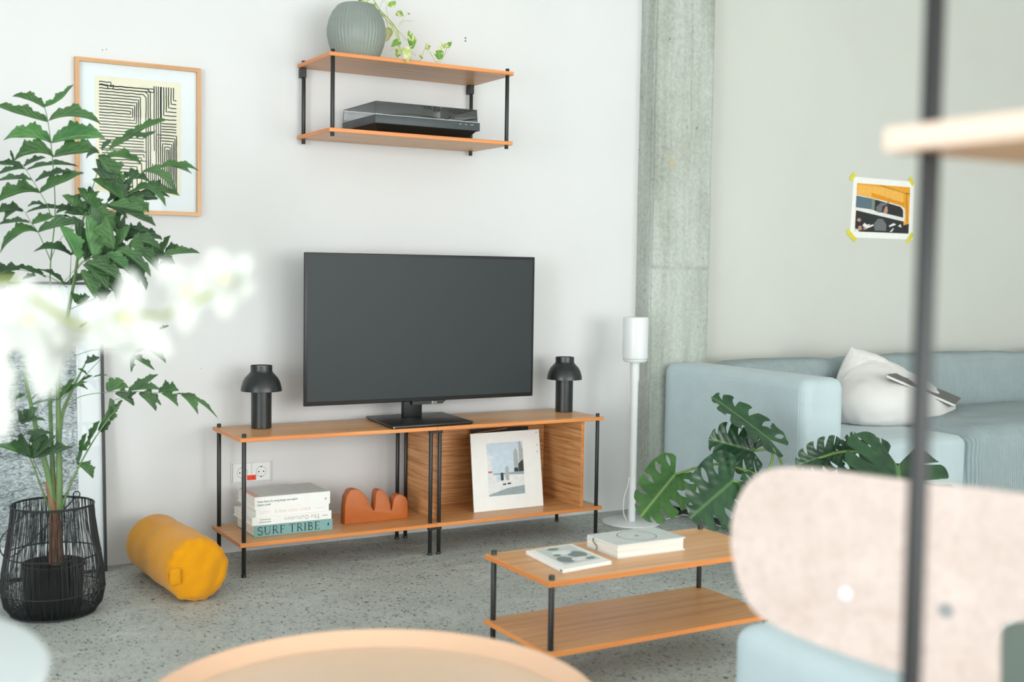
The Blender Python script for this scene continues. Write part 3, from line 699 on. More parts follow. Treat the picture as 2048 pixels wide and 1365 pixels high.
S = [(0, [(.22, .18), (.74, .18), (.74, .86), (.22, .86)]),
     (1, [(.22, .42), (.48, .44), (.46, .60), (.34, .66), (.22, .72)]),
     (1, [(.22, .18), (.74, .18), (.74, .47), (.22, .46)]),
     (4, [(.22, .18), (.74, .18), (.74, .29), (.50, .27), (.22, .20)]),
     (2, [(.60, .47), (.60, .72), (.63, .78), (.66, .74), (.67, .47)]), (2, [(.68, .50), (.68, .84), (.70, .87), (.74, .76), (.74, .50)]),
     (3, [(.665, .47), (.74, .45), (.74, .62), (.70, .60), (.665, .57)]),
     (3, [(.60, .47), (.66, .47), (.66, .52), (.60, .52)]), (4, [(.30, .45), (.74, .43), (.74, .47), (.30, .465)]),
     (3, [(.42, .31), (.47, .31), (.475, .33), (.43, .33)]), (3, [(.49, .315), (.54, .315), (.545, .335), (.495, .335)]),
     (5, [(.225, .475), (.28, .475), (.28, .50), (.225, .50)]),
     (3, [(.40, .37), (.44, .37), (.44, .47), (.40, .47)]), (2, [(.47, .37), (.52, .37), (.52, .53), (.495, .56), (.47, .53)])]
decal(A, B, C_, D, S, ['pr_sky', 'pr_pale', 'pr_grey', 'pr_dark', 'pr_road', 'pr_rose'], rs, 'picture')
decal(A, B, C_, D, [(0, [(.95, v), (.962, v), (.962, v+.012), (.95, v+.012)]) for v in (.955, .79, .70)], ['ink'], rs, 'edge_marks', .0005)
r2 = root('record_sleeve', (1.13, -.22, ZL), 'dark record sleeve mostly hidden behind the white one in the box', 'record sleeve')
A2, B2, C2, D2 = (1.04, -.200, ZL+.0005), (1.290, -.225, ZL+.0005), (1.300, -.128, .4275), (1.045, -.105, .4235)
sheet('sleeve', A2, B2, C2, D2, .004, 'pr_night', r2)
decal(A2, B2, C2, D2, [(0, [(.05, .945), (.62, .985), (.62, .992), (.05, .952)])], ['pr_orange'], r2, 'printed_line')

# ------------------------------------------------------------------ turntable on the wall shelf
tx0, tx1, tf, tb = .512, .934, -.334, -.022
tt = root('turntable', ((tx0+tx1)/2, (tf+tb)/2, Z1), 'black turntable under a smoked lid on the lower wall shelf', 'turntable')
b = MB(); zz0, zz1 = Z1+.0002, Z1+.0295
b.add([(tx0+.03, tf+.035, zz0), (tx1-.03, tf+.035, zz0), (tx1-.03, tb-.02, zz0), (tx0+.03, tb-.02, zz0), (tx0+.004, tf+.004, zz1), (tx1-.004, tf+.004, zz1), (tx1-.004, tb-.004, zz1), (tx0+.004, tb-.004, zz1)],
      [(3, 2, 1, 0), (4, 5, 6, 7), (0, 1, 5, 4), (1, 2, 6, 5), (2, 3, 7, 6), (3, 0, 4, 7)])
part('lower_body', b, 'black', tt)
pz0, pz1 = zz1+.0001, Z1+.0603
pl = part('plinth', MB().box(tx0, tx1+.008, tf, tb, pz0, pz1).mesh(smooth=True, bevel=.0015), 'tt_grey', tt)
for x, ww in ((.853, .010), (.878, .008), (.901, .014)): part('button', MB().box(x, x+ww, tf-.0008, tf, pz1-.011, pz1-.0088), 'steel', pl)
part('platter', MB().lathe((.69, -.175, pz1), [(0, .0002), (.147, .0002), (.15, .004), (.15, .010), (.146, .013), (0, .013)], 48).mesh(smooth=True), 'black_soft', tt)
b = MB(); b.tube(catmull([(.885, -.075, pz1+.025), (.88, -.18, pz1+.026), (.862, -.262, pz1+.022), (.845, -.29, pz1+.018)]), .003, 8); b.cyl(.885, -.08, pz1+.0002, pz1+.03, .014)
ta = part('tonearm', b.mesh(smooth=True), 'black_soft', tt); part('headshell', MB().box(.832, .852, -.305, -.285, pz1+.0135, pz1+.0195), 'black_plastic', ta)
def lid():
    b = MB(); a0, a1, c0, c1, z0, z1 = tx0+.002, tx1-.002, tf+.002, tb-.002, pz1+.0012, pz1+.0475; k = .008
    vs = [(a0, c0, z0), (a1, c0, z0), (a1, c1, z0), (a0, c1, z0), (a0+k*.3, c0+k*.3, z1), (a1-k*.3, c0+k*.3, z1), (a1-k*.3, c1-k*.3, z1), (a0+k*.3, c1-k*.3, z1)]
    b.add(vs, [(4, 5, 6, 7), (0, 1, 5, 4), (1, 2, 6, 5), (2, 3, 7, 6), (3, 0, 4, 7)]); return b
l_ = lid(); L = part('dust_cover', l_, 'smoke', tt)
b = MB(); V = l_.v
for i, j in ((4, 5), (5, 6), (6, 7), (7, 4), (0, 4), (1, 5), (2, 6), (3, 7)): b.tube([V[i], V[j]], .0009, 6)
part('lid_edge', b, 'tt_grey', L)
b = MB(); 
for i, j in ((0, 1), (1, 2), (2, 3), (3, 0)): b.tube([V[i], V[j]], .0009, 6)
part('lid_rim', b, 'plastic_white', L)
for x in (.59, .86): part('hinge', MB().box(x, x+.03, tb-.001, tb+.006, pz1-.008, pz1+.014), 'black_plastic', tt)

# ------------------------------------------------------------------ ribbed vase with a trailing pothos
vx, vy = .497, -.19
vz = root('vase', (vx, vy, Z2), 'round grey ribbed glass vase on the upper wall shelf', 'vase')
prof = [(0, .0003), (.074, .0003), (.078, .003), (.090, .03), (.101, .062), (.1075, .095), (.1075, .118), (.101, .148), (.088, .178), (.070, .201), (.058, .2075), (.055, .2085)]
prof2 = prof+[(.053, .206), (.066, .198), (.084, .176), (.097, .147), (.1035, .118), (.1035, .095), (.097, .062), (.086, .03), (.074, .006), (0, .006)]
fine = []
for (a, c) in zip(prof2[:-1], prof2[1:]):
    for k in range(3): fine.append((a[0]+(c[0]-a[0])*k/3, a[1]+(c[1]-a[1])*k/3))
fine.append(prof2[-1])
part('glass_body', MB().lathe((vx, vy, Z2), fine, 288, rfun=lambda th, i: 1+.009*math.cos(48*th) if i < 34 else 1).mesh(smooth='all'), 'vase', vz)
part('water', MB().lathe((vx, vy, Z2), [(0, .0065), (.073, .0065), (.082, .02), (.0845, .03), (0, .03)], 48).mesh(smooth=True), smoked('water', (.72, .76, .72), .0), vz)

def leaf(parent, base, tip, width, tilt=.0, arch=.0, droop=0., name='leaf', mat='leaf_pothos', shape='heart', fold=.25, n=10, mcount=6, side=0, seed=0, label=None, twist=0.):
    """a leaf blade from base to tip (world). across = image-plane normal of the axis + tilt*view direction; arch lifts the middle"""
    base, tip = Vector(base), Vector(tip); ax = tip-base; Ln = ax.length; axn = ax.normalized()
    ac = FW.cross(axn).normalized()
    if ac.dot(_u) < 0: ac = -ac
    ac = (ac+FW*tilt).normalized(); nrm = axn.cross(ac).normalized()
    if nrm.dot(FW) > 0: nrm = -nrm
    rg = random.Random(seed or rnd.randint(1, 99999)); b = MB(); vs = []; uvs = []; fs = []
    m = mcount
    for i in range(n+1):
        s = i/n; p = base+ax*s+_u*arch*4*s*(1-s)+nrm*droop*s*s
        if shape == 'heart':
            hw = (math.sin(math.pi*min(1, s**.62))**.8)*(1-.18*s) if 0 < s < 1 else 0
            wl = wr = hw*width/2; back = -.16*Ln*max(0, 1-s*5)
        elif shape == 'fish':  # fishtail leaflet: mostly on one side, jagged upper margin
            hw = min(1, (s*3.8)**.7)*(1-max(0, s-.6)/.4)**.7
            jag = (.82+.18*math.sin(s*17+seed))*(1-.30*((s*8.3+seed*.37) % 1.0)) if .08 < s < .97 else 1
            wl = hw*width*jag if side >= 0 else hw*width*.16
            wr = hw*width*.16 if side >= 0 else hw*width*jag
            back = 0
        elif shape == 'fan':
            hw = min(1, s**1.0*1.05); jag = 1
            wl = wr = hw*width/2; back = 0
        elif shape == 'petal':
            hw = math.sin(math.pi*s**.8)**.6 if 0 < s < 1 else .06; wl = wr = hw*width/2; back = 0
        else:
            hw = math.sin(math.pi*s)**.8 if 0 < s < 1 else 0; wl = wr = hw*width/2; back = 0
        for j in range(-m, m+1):
            t = j/m; ww = (wl if t > 0 else wr)*abs(t)
            q = p+ac*math.copysign(ww, t)+nrm*(fold*ww*.6*abs(t))
            if shape == 'heart' and s == 0: q = p+axn*0
            if shape == 'fan' and i == n: q += axn*(((abs(j)*7+seed) % 3)*.05*Ln-abs(t)**2*.25*Ln)
            elif shape == 'fan': q += -axn*abs(t)**2*.25*Ln*s
            if shape == 'fish': q += nrm*(math.sin(t*7+s*9)*.012*width*4*abs(t))
            vs.append(q); uvs.append((s, .5+t*.5))
    k = 2*m+1
    for i in range(n):
        for j in range(k-1): fs.append((i*k+j, i*k+j+1, (i+1)*k+j+1, (i+1)*k+j))
    b.add(vs, fs, 0, uvs); return part(name, b.mesh(smooth='all'), mat, parent, label=label)
ph = root('trailing_pothos', (vx, vy, Z2+.2), 'variegated green pothos trailing out of the grey vase along the upper shelf', 'plant')
def vq(px, py, Y): return at(px, py, 1, Y)
Yv = -.19
vines = [([(728, 12, -.19), (738, -14, -.2), (752, 8, -.22), (775, 42, -.24), (790, 62, -.26), (797, 85, -.28), (800, 112, -.29)], .0022),
         ([(735, 14, -.19), (760, 22, -.2), (781, 42, -.22), (794, 60, -.25), (799, 80, -.27)], .0022),
         ([(745, 10, -.19), (768, 34, -.21), (790, 55, -.24), (812, 78, -.26)], .0015),
         ([(776, 35, -.23), (773, 18, -.23), (773, 4, -.23), (764, 3, -.22), (761, 14, -.21)], .0009), ([(797, 54, -.24), (808, 42, -.24), (822, 42, -.24)], .0009), ([(797, 50, -.24), (812, 30, -.23), (815, 24, -.23)], .0007),
         ([(771, 38, -.2), (777, 56, -.18)], .001), ([(806, 80, -.27), (814, 80, -.27)], .0008),
         ([(800, 95, -.3), (806, 112, -.3), (822, 120, -.29), (840, 121, -.28), (846, 106, -.27), (852, 96, -.27), (862, 108, -.27), (872, 124, -.27)], .0012),
         ([(882, 120, -.27), (890, 108, -.27), (893, 96, -.27)], .0012), ([(872, 124, -.27), (882, 123, -.27)], .001), ([(855, 107, -.27), (853, 92, -.27)], .0008),
         ([(818, 98, -.27), (832, 112, -.27)], .0008), ([(817, 104, -.28), (822, 118, -.28)], .0008), ([(786, 98, -.27), (781, 102, -.27)], .0008)]
for pts, rr in vines:
    part('vine', MB().tube(catmull([vq(*p) for p in pts], 5), rr, 7).mesh(smooth='all'), 'vine', ph)
for bx, by, tx_, ty_, wd, Y, tl, mt in ((742, 6, 746, 18, .030, -.24, .2, 'leaf_pothos'), (722, 4, 741, 12, .026, -.21, .3, 'leaf_pothos_pale'), (781, 3, 787, 16, .030, -.22, .2, 'leaf_pothos'), (806, 26, 790, 30, .022, -.23, .1, 'leaf_pothos'),
                                       (817, 26, 819, 30, .006, -.23, .1, 'leaf_pothos'), (777, 54, 773, 85, .036, -.15, .2, 'leaf_pothos_pale'), (815, 81, 833, 80, .058, -.24, .1, 'leaf_pothos'), (800, 81, 782, 94, .026, -.28, .2, 'leaf_pothos'),
                                       (812, 92, 815, 126, .030, -.345, .2, 'leaf_pothos_pale'), (797, 96, 795, 116, .020, -.29, .2, 'leaf_pothos'), (856, 100, 853, 86, .016, -.26, .1, 'leaf_pothos_pale'), (876, 100, 881, 123, .030, -.275, .2, 'leaf_pothos'),
                                       (879, 100, 881, 92, .015, -.26, .1, 'leaf_pothos_pale'), (893, 96, 881, 84, .016, -.27, .2, 'leaf_pothos_pale'), (893, 96, 904, 81, .016, -.27, .2, 'leaf_pothos'), (840, 108, 846, 120, .010, -.28, .1, 'leaf_pothos'), (852, 94, 862, 92, .010, -.27, .1, 'leaf_pothos'), (822, 42, 829, 42, .003, -.24, .1, 'leaf_pothos'), (726, -2, 712, -10, .03, -.19, .3, 'leaf_pothos'), (730, 0, 745, -22, .035, -.19, .3, 'leaf_pothos')):
    leaf(ph, vq(bx, by, Y), vq(tx_, ty_, Y-.004), wd*1.3, tl, .0, .0, mat=mt, n=10)

# ------------------------------------------------------------------ framed line drawing
fr = root('picture_frame', (-.25, 0, 1.25), 'oak-framed print of nested black hand-drawn lines, hung above the palm', 'picture frame')
fx0, fx1, fz0, fz1 = -.462, -.031, 1.250, 1.778; fw = .0135; fd = -.022
for nm, q in (('stile', [(fx0, fz0), (fx0+fw, fz0+fw), (fx0+fw, fz1-fw), (fx0, fz1)]), ('stile', [(fx1, fz1), (fx1-fw, fz1-fw), (fx1-fw, fz0+fw), (fx1, fz0)])):
    part('frame_stile', MB().prism([(x, fd, z) for x, z in q], (0, -fd-.0005, 0)), 'oak_frame', fr)
for q in ([(fx0, fz1), (fx0+fw, fz1-fw), (fx1-fw, fz1-fw), (fx1, fz1)], [(fx1, fz0), (fx1-fw, fz0+fw), (fx0+fw, fz0+fw), (fx0, fz0)]):
    part('frame_rail', MB().prism([(x, fd, z) for x, z in q], (0, -fd-.0005, 0)), 'oak_frame_h', fr)
part('mat_board', MB().box(fx0+fw, fx1-fw, -.008, -.006, fz0+fw, fz1-fw), 'mat_white', fr)
ax0, ax1, az0, az1 = -.396, -.100, 1.320, 1.722
pp_ = part('art_print', MB().box(ax0, ax1, -.0092, -.0082, az0, az1), 'cream', fr)
part('glazing', MB().box(fx0+fw, fx1-fw, -.0135, -.0125, fz0+fw, fz1-fw), 'clear', fr)
b = MB(); sp = .0305
ix0, ix1, iz0, iz1 = ax0+.014, ax1-.016, az0+.014, az1-.020
def artline(pts):
    out = []
    for (u0, v0), (u1, v1) in zip(pts[:-1], pts[1:]):
        n_ = max(2, int(math.hypot(u1-u0, v1-v0)/.03))
        for k in range(n_): out.append((u0+(u1-u0)*k/n_, v0+(v1-v0)*k/n_))
    out.append(pts[-1]); P = []
    for u, v in out:
        wx = noise.noise(Vector((u*16, v*16, 3)))*.0045; wy = noise.noise(Vector((u*16, v*16, 9)))*.0045
        P.append((ix0+(ix1-ix0)*(u+wx), -.0094, iz1-(iz1-iz0)*(v+wy)))
    b.ribbon(P, .0036, (0, -1, 0))
s_ = .028
# hairpins opening left around (.38, .27)
for k in range(6):
    x = .40+k*s_*.9
    artline([(0, .27-(k+.5)*s_), (x, .27-(k+.5)*s_), (x, .27+(k+.5)*s_), (0, .27+(k+.5)*s_)])
for k in range(3): artline([(0, .27-(k+6.5)*s_), (.56+k*.028, .27-(k+6.5)*s_), (.60+k*.028, .27-(k+5.5)*s_), (.60+k*.028, .82)])
for k in range(6, 13): artline([(0, .27+(k+.5)*s_), (.57, .27+(k+.5)*s_)])
artline([(.13, .035), (.7, .03), (.7, .06), (.18, .06), (.18, .02)]); artline([(0, .0), (.15, .0), (.15, .045)]); artline([(0, .025), (.11, .025), (.11, .06)])
for k in range(4): artline([(.735+k*.028-.03, 0), (.735+k*.028-.03, .72 if k > 1 else .62)])
# top right nested corners
for k in range(6): artline([(.80+k*s_*1.15, 0), (.80+k*s_*1.15, .31-k*s_*1.35), (1, .31-k*s_*1.35)])
for k in range(4): artline([(.80, .35+k*.026), (1, .35+k*.026)])
# right lower nested arches
for k in range(6):
    artline([(.885-(k+.5)*s_, .99), (.885-(k+.5)*s_, .60-k*s_), (.885+(k+.5)*s_*.75, .60-k*s_), (.885+(k+.5)*s_*.75, .99)])
# lower left
for k in range(4): artline([(.02+.01*k, .635+k*s_), (.60-k*.03, .635+k*s_), (.60-k*.03, .66+k*s_)])
for k in range(9): artline([(.0, .72+k*s_), (.60-k*.06, .72+k*s_), (.60-k*.06, .99)])
for k in range(4): artline([(.63+k*.026, .99), (.63+k*.026, .70+k*.02)])
part('ink_lines', b, 'ink', pp_, label='wobbly black nested lines')

# ------------------------------------------------------------------ large black-framed rock print on the floor
rf = root('picture_frame', (-.76, -.03, 0), 'large thin black-framed black and white rock print on the floor behind the palm', 'picture frame')
bx0, bx1, bz1 = -1.20, -.376, 1.008
def lean(y, z): return y-.055*(1-z/1.0)
def fbar(x0, x1, z0, z1, y0=-.022, y1=-.001):
    b = MB(); vs = []
    for z in (z0, z1):
        for y in (y0, y1):
            for x in (x0, x1): vs.append((x, lean(y, z)+.0, z))
    b.add(vs, [(0, 2, 3, 1), (4, 5, 7, 6), (0, 1, 5, 4), (2, 6, 7, 3), (0, 4, 6, 2), (1, 3, 7, 5)]); return b
for a in (bx0, bx1-.0085): part('frame_stile', fbar(a, a+.0085, .0002, bz1), 'black', rf)
for a in (.0002, bz1-.0085): part('frame_rail', fbar(bx0+.0086, bx1-.0086, a, a+.0085), 'black', rf)
part('mat_board', fbar(bx0+.0086, bx1-.0086, .0088, bz1-.0087, -.006, -.003), 'mat_white', rf)
part('rock_print', fbar(bx0+.09, -.465, .115, .79, -.0074, -.0062), 'rock', rf, label='grainy black and white rock texture')
part('glazing', fbar(bx0+.0086, bx1-.0086, .0088, bz1-.0087, -.0145, -.0135), 'clear', rf)

# ------------------------------------------------------------------ bolster
def bolster():
    r = .102; a = at(396, 1141, 2, r); a_far = at(309, 1085, 2, r); dirv = (a_far-a).normalized(); L = (a_far-a).length; a.z = 0
    perp = Vector((-dirv.y, dirv.x, 0)); bm = bmesh.new(); nU, nV = 64, 64; rows = []
    prof = []
    for i in range(11): t = i/10; prof.append((t**.85*(r-.03), -.012*(1-t*t)-.012))
    for i in range(8): t = R(90*(i+1)/8); prof.append((r-.03+.03*math.sin(t), -.012+.03*(1-math.cos(t)) ))
    for i in range(1, 30): prof.append((r, .018+(L-.036)*i/30))
    for i in range(9): t = R(90*i/8); prof.append((r-.03+.03*math.cos(t), L-.018+.03*math.sin(t)))
    for i in range(1, 9): prof.append(((r-.03)*(1-i/8), L+.012+.006*i/8))
    for k, (q, s) in enumerate(prof):
        row = []
        for j in range(nV):
            th = 2*math.pi*j/nV; d = perp*math.cos(th)+Vector((0, 0, 1))*math.sin(th)
            qq = q
            if 0 < s < L-.02: qq = q*(1+.045*noise.noise(Vector((math.cos(th)*1.6, math.sin(th)*1.6, s*9)))+.016*math.sin(s*40+3*math.sin(th*2)+th*1.5)*max(0, math.sin(s/L*math.pi)))
            if s <= .02 and q > r*.55: qq += .0028*math.sin(th*17+2*math.sin(th*3))*((q-r*.55)/(r*.45))
            p = a+Vector((0, 0, r))+dirv*s+d*qq
            if s <= 0.0: p += dirv*.006*noise.noise(Vector((d.x*qq*22, d.z*qq*22, 4)))
            p.z = max(p.z*1.0, .0005+.10*0) if p.z > .004 else .0006
            row.append(bm.verts.new(p))
        rows.append(row)
    for k in range(len(rows)-1):
        for j in range(nV):
            try: bm.faces.new((rows[k][j], rows[k][(j+1) % nV], rows[k+1][(j+1) % nV], rows[k+1][j]))
            except ValueError: pass
    bmesh.ops.remove_doubles(bm, verts=bm.verts, dist=1e-5); bmesh.ops.recalc_face_normals(bm, faces=bm.faces)
    me = bpy.data.meshes.new('bol'); bm.to_mesh(me); bm.free(); me.polygons.foreach_set('use_smooth', [True]*len(me.polygons)); return me, a, dirv, perp, r
me, ba, bd, bp_, br = bolster()
bo = root('bolster_cushion', (-.23, -.26, 0), 'mustard yellow cylindrical bolster cushion lying on the floor by the wall', 'cushion')
part('cushion_body', me, 'mustard', bo)
b = MB(); b.tube([ba+Vector((0, 0, br))+bd*.002+(bp_*math.cos(t/40*2*math.pi)+_u*math.sin(t/40*2*math.pi))*(br-.006) for t in range(41)], .0022, 6, False)
part('piping', b.mesh(smooth='all'), 'mustard', bo)
p = ba+Vector((0, 0, br))-bp_*(br-.045)*.0+bp_*(.072)-bd*.012+_u*.01
_d = bd; _c = ba+_u*(br-.006)+bp_*.080-bd*.020
hb = MB(); hb.add([_c+bp_*x*.017+_u*z_*.026+_d*y_*.008 for z_ in (-1, 1) for y_ in (-1, 1) for x in (-1, 1)], [(0, 2, 3, 1), (4, 5, 7, 6), (0, 1, 5, 4), (2, 6, 7, 3), (0, 4, 6, 2), (1, 3, 7, 5)])
part('handle_tab', hb.mesh(smooth=True, bevel=.006, seg=3), 'mustard', bo)
hp = [ba+_u*(br+.042)+bp_*.062-bd*.012, ba+_u*(br+.05)+bp_*.088-bd*.014, ba+_u*(br-.02)+bp_*.098-bd*.014, ba+_u*(br-.025)+bp_*.066-bd*.012]

# ------------------------------------------------------------------ wire basket with the palm
BX, BY = -.622, -.5
bk = root('wire_basket', (BX, BY, 0), 'black wire basket planter holding the tall palm, by the left edge', 'basket')
def brad(z): # radius at height
    pts = [(0, .118), (.02, .140), (.06, .152), (.12, .150), (.2, .137), (.28, .124), (.335, .1195)]
    for (a, ra), (c, rc) in zip(pts[:-1], pts[1:]):
        if a <= z <= c: return ra+(rc-ra)*(z-a)/(c-a)
    return pts[-1][1]
for z, rr in ((.0045, .003), (.075, .002), (.185, .0024), (.335, .0034)):
    part('hoop', MB().tube([(BX+brad(z)*math.cos(t/48*2*math.pi), BY+brad(z)*math.sin(t/48*2*math.pi), z) for t in range(49)], rr, 8, False).mesh(smooth='all'), 'wicker', bk)
b = MB()
for k in range(300):
    a0 = 2*math.pi*k/300+rnd.uniform(-.01, .01); a1 = a0+rnd.uniform(-.05, .05)
    rows = [.004, .03, .075, .13, .185, .24, .29, .335]
    b.tube([(BX+brad(z)*math.cos(a0+(a1-a0)*z/.335+.012*math.sin(z*40+k)), BY+brad(z)*math.sin(a0+(a1-a0)*z/.335+.012*math.sin(z*40+k)), z) for z in rows], .00085, 4, False)
part('wire_mesh', b, 'wicker', bk, kind='stuff')
part('base_plate', MB().lathe((BX, BY, 0), [(0, .0003), (.117, .0003), (.117, .003), (0, .003)], 40), 'wicker', bk)
for sgn, q in ((1, (.118, .02)), (-1, (-.118, -.02))):
    e0 = Vector((BX+.085*sgn, BY+.084*sgn, .335))
    part('handle_ring', MB().tube([e0+Vector((.010*math.cos(t/12*2*math.pi), 0, .008+.010*math.sin(t/12*2*math.pi))) for t in range(13)], .002, 6, False).mesh(smooth='all'), 'wicker', bk)
e0, e1 = Vector((BX+.085, BY+.084, .337)), Vector((BX-.085, BY-.084, .337))
dn = (Vector((-.5, .5, 0)).normalized()*.13)
part('handle', MB().tube(catmull([e0, e0.lerp(e1, .12)+Vector((-.05, -.03, -.05)), e0.lerp(e1, .5)+Vector((-.115, .03, -.16)), e1+Vector((-.07, .04, -.09)), e1], 8), .002, 6).mesh(smooth='all'), 'wicker', bk)
# the nursery pot inside
pt = root('plant_pot', (BX, BY, .0035), 'black plastic plant pot standing inside the wire basket', 'pot')
part('pot_body', MB().lathe((BX, BY, 0), [(0, .0036), (.078, .0036), (.084, .02), (.088, .1), (.09, .14), (.093, .145), (.093, .155), (.088, .155), (.085, .14), (0, .138)], 40).mesh(smooth=True), 'black_plastic', pt)
part('soil', MB().lathe((BX, BY, 0), [(0, .150), (.05, .149), (.084, .146)], 30).mesh(smooth=True), 'soil', pt)

palm = root('fishtail_palm', (BX, BY, .15), 'tall green fishtail palm in the black wire basket, in front of the framed print', 'plant')
def Q(px, py, dy=0.): return at(px, py, 1, BY+dy)
# cane stems
for pts, rr, mt in (([(104, 1030, 0), (98, 960, 0), (75, 870, -.02), (48, 745, -.05)], [.010, .009, .007, .0045], 'stem_green'),
                    ([(107, 1030, 0), (106, 960, .01), (102, 860, .02), (99, 740, .03), (101, 640, .03)], [.009, .008, .006, .005, .004], 'stem_green'),
                    ([(118, 1030, 0), (119, 960, -.01), (117, 850, -.02), (118, 740, -.03), (134, 640, -.05), (152, 540, -.08), (163, 445, -.1)], [.010, .0095, .008, .0065, .0055, .0045, .003], 'stem_green'),
                    ([(112, 1030, .02), (122, 850, .02), (140, 790, .02), (172, 725, .0)], [.006, .0055, .0045, .002], 'stem_green'),
                    ([(120, 1025, .0), (135, 985, -.02), (156, 938, -.05), (185, 885, -.08), (212, 845, -.09), (245, 802, -.1)], [.005, .0035, .0026, .002, .0018, .001], 'stem_green'),
                    ([(100, 1020, .02), (84, 980, 0), (62, 920, -.03), (44, 890, -.05)], [.004, .003, .0022, .0018], 'stem_green'),
                    ([(112, 1140, 0), (110, 1080, 0), (106, 1020, 0), (92, 965, .0)], [.022, .018, .012, .004], 'stem_brown'), ([(114, 1120, 0), (113, 1040, 0), (116, 1000, 0), (112, 955, .0)], [.02, .012, .008, .002], 'stem_brown')):
    part('cane', MB().tube(catmull([Q(*p) for p in pts], 6), [rr[min(len(rr)-1, i//6)]*(1-(i % 6)/6)+rr[min(len(rr)-1, i//6+1)]*((i % 6)/6) for i in range((len(pts)-1)*6+1)], 10).mesh(smooth='all'), mt, palm)
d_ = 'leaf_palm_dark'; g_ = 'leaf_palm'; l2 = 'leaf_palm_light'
PX = 2370.5
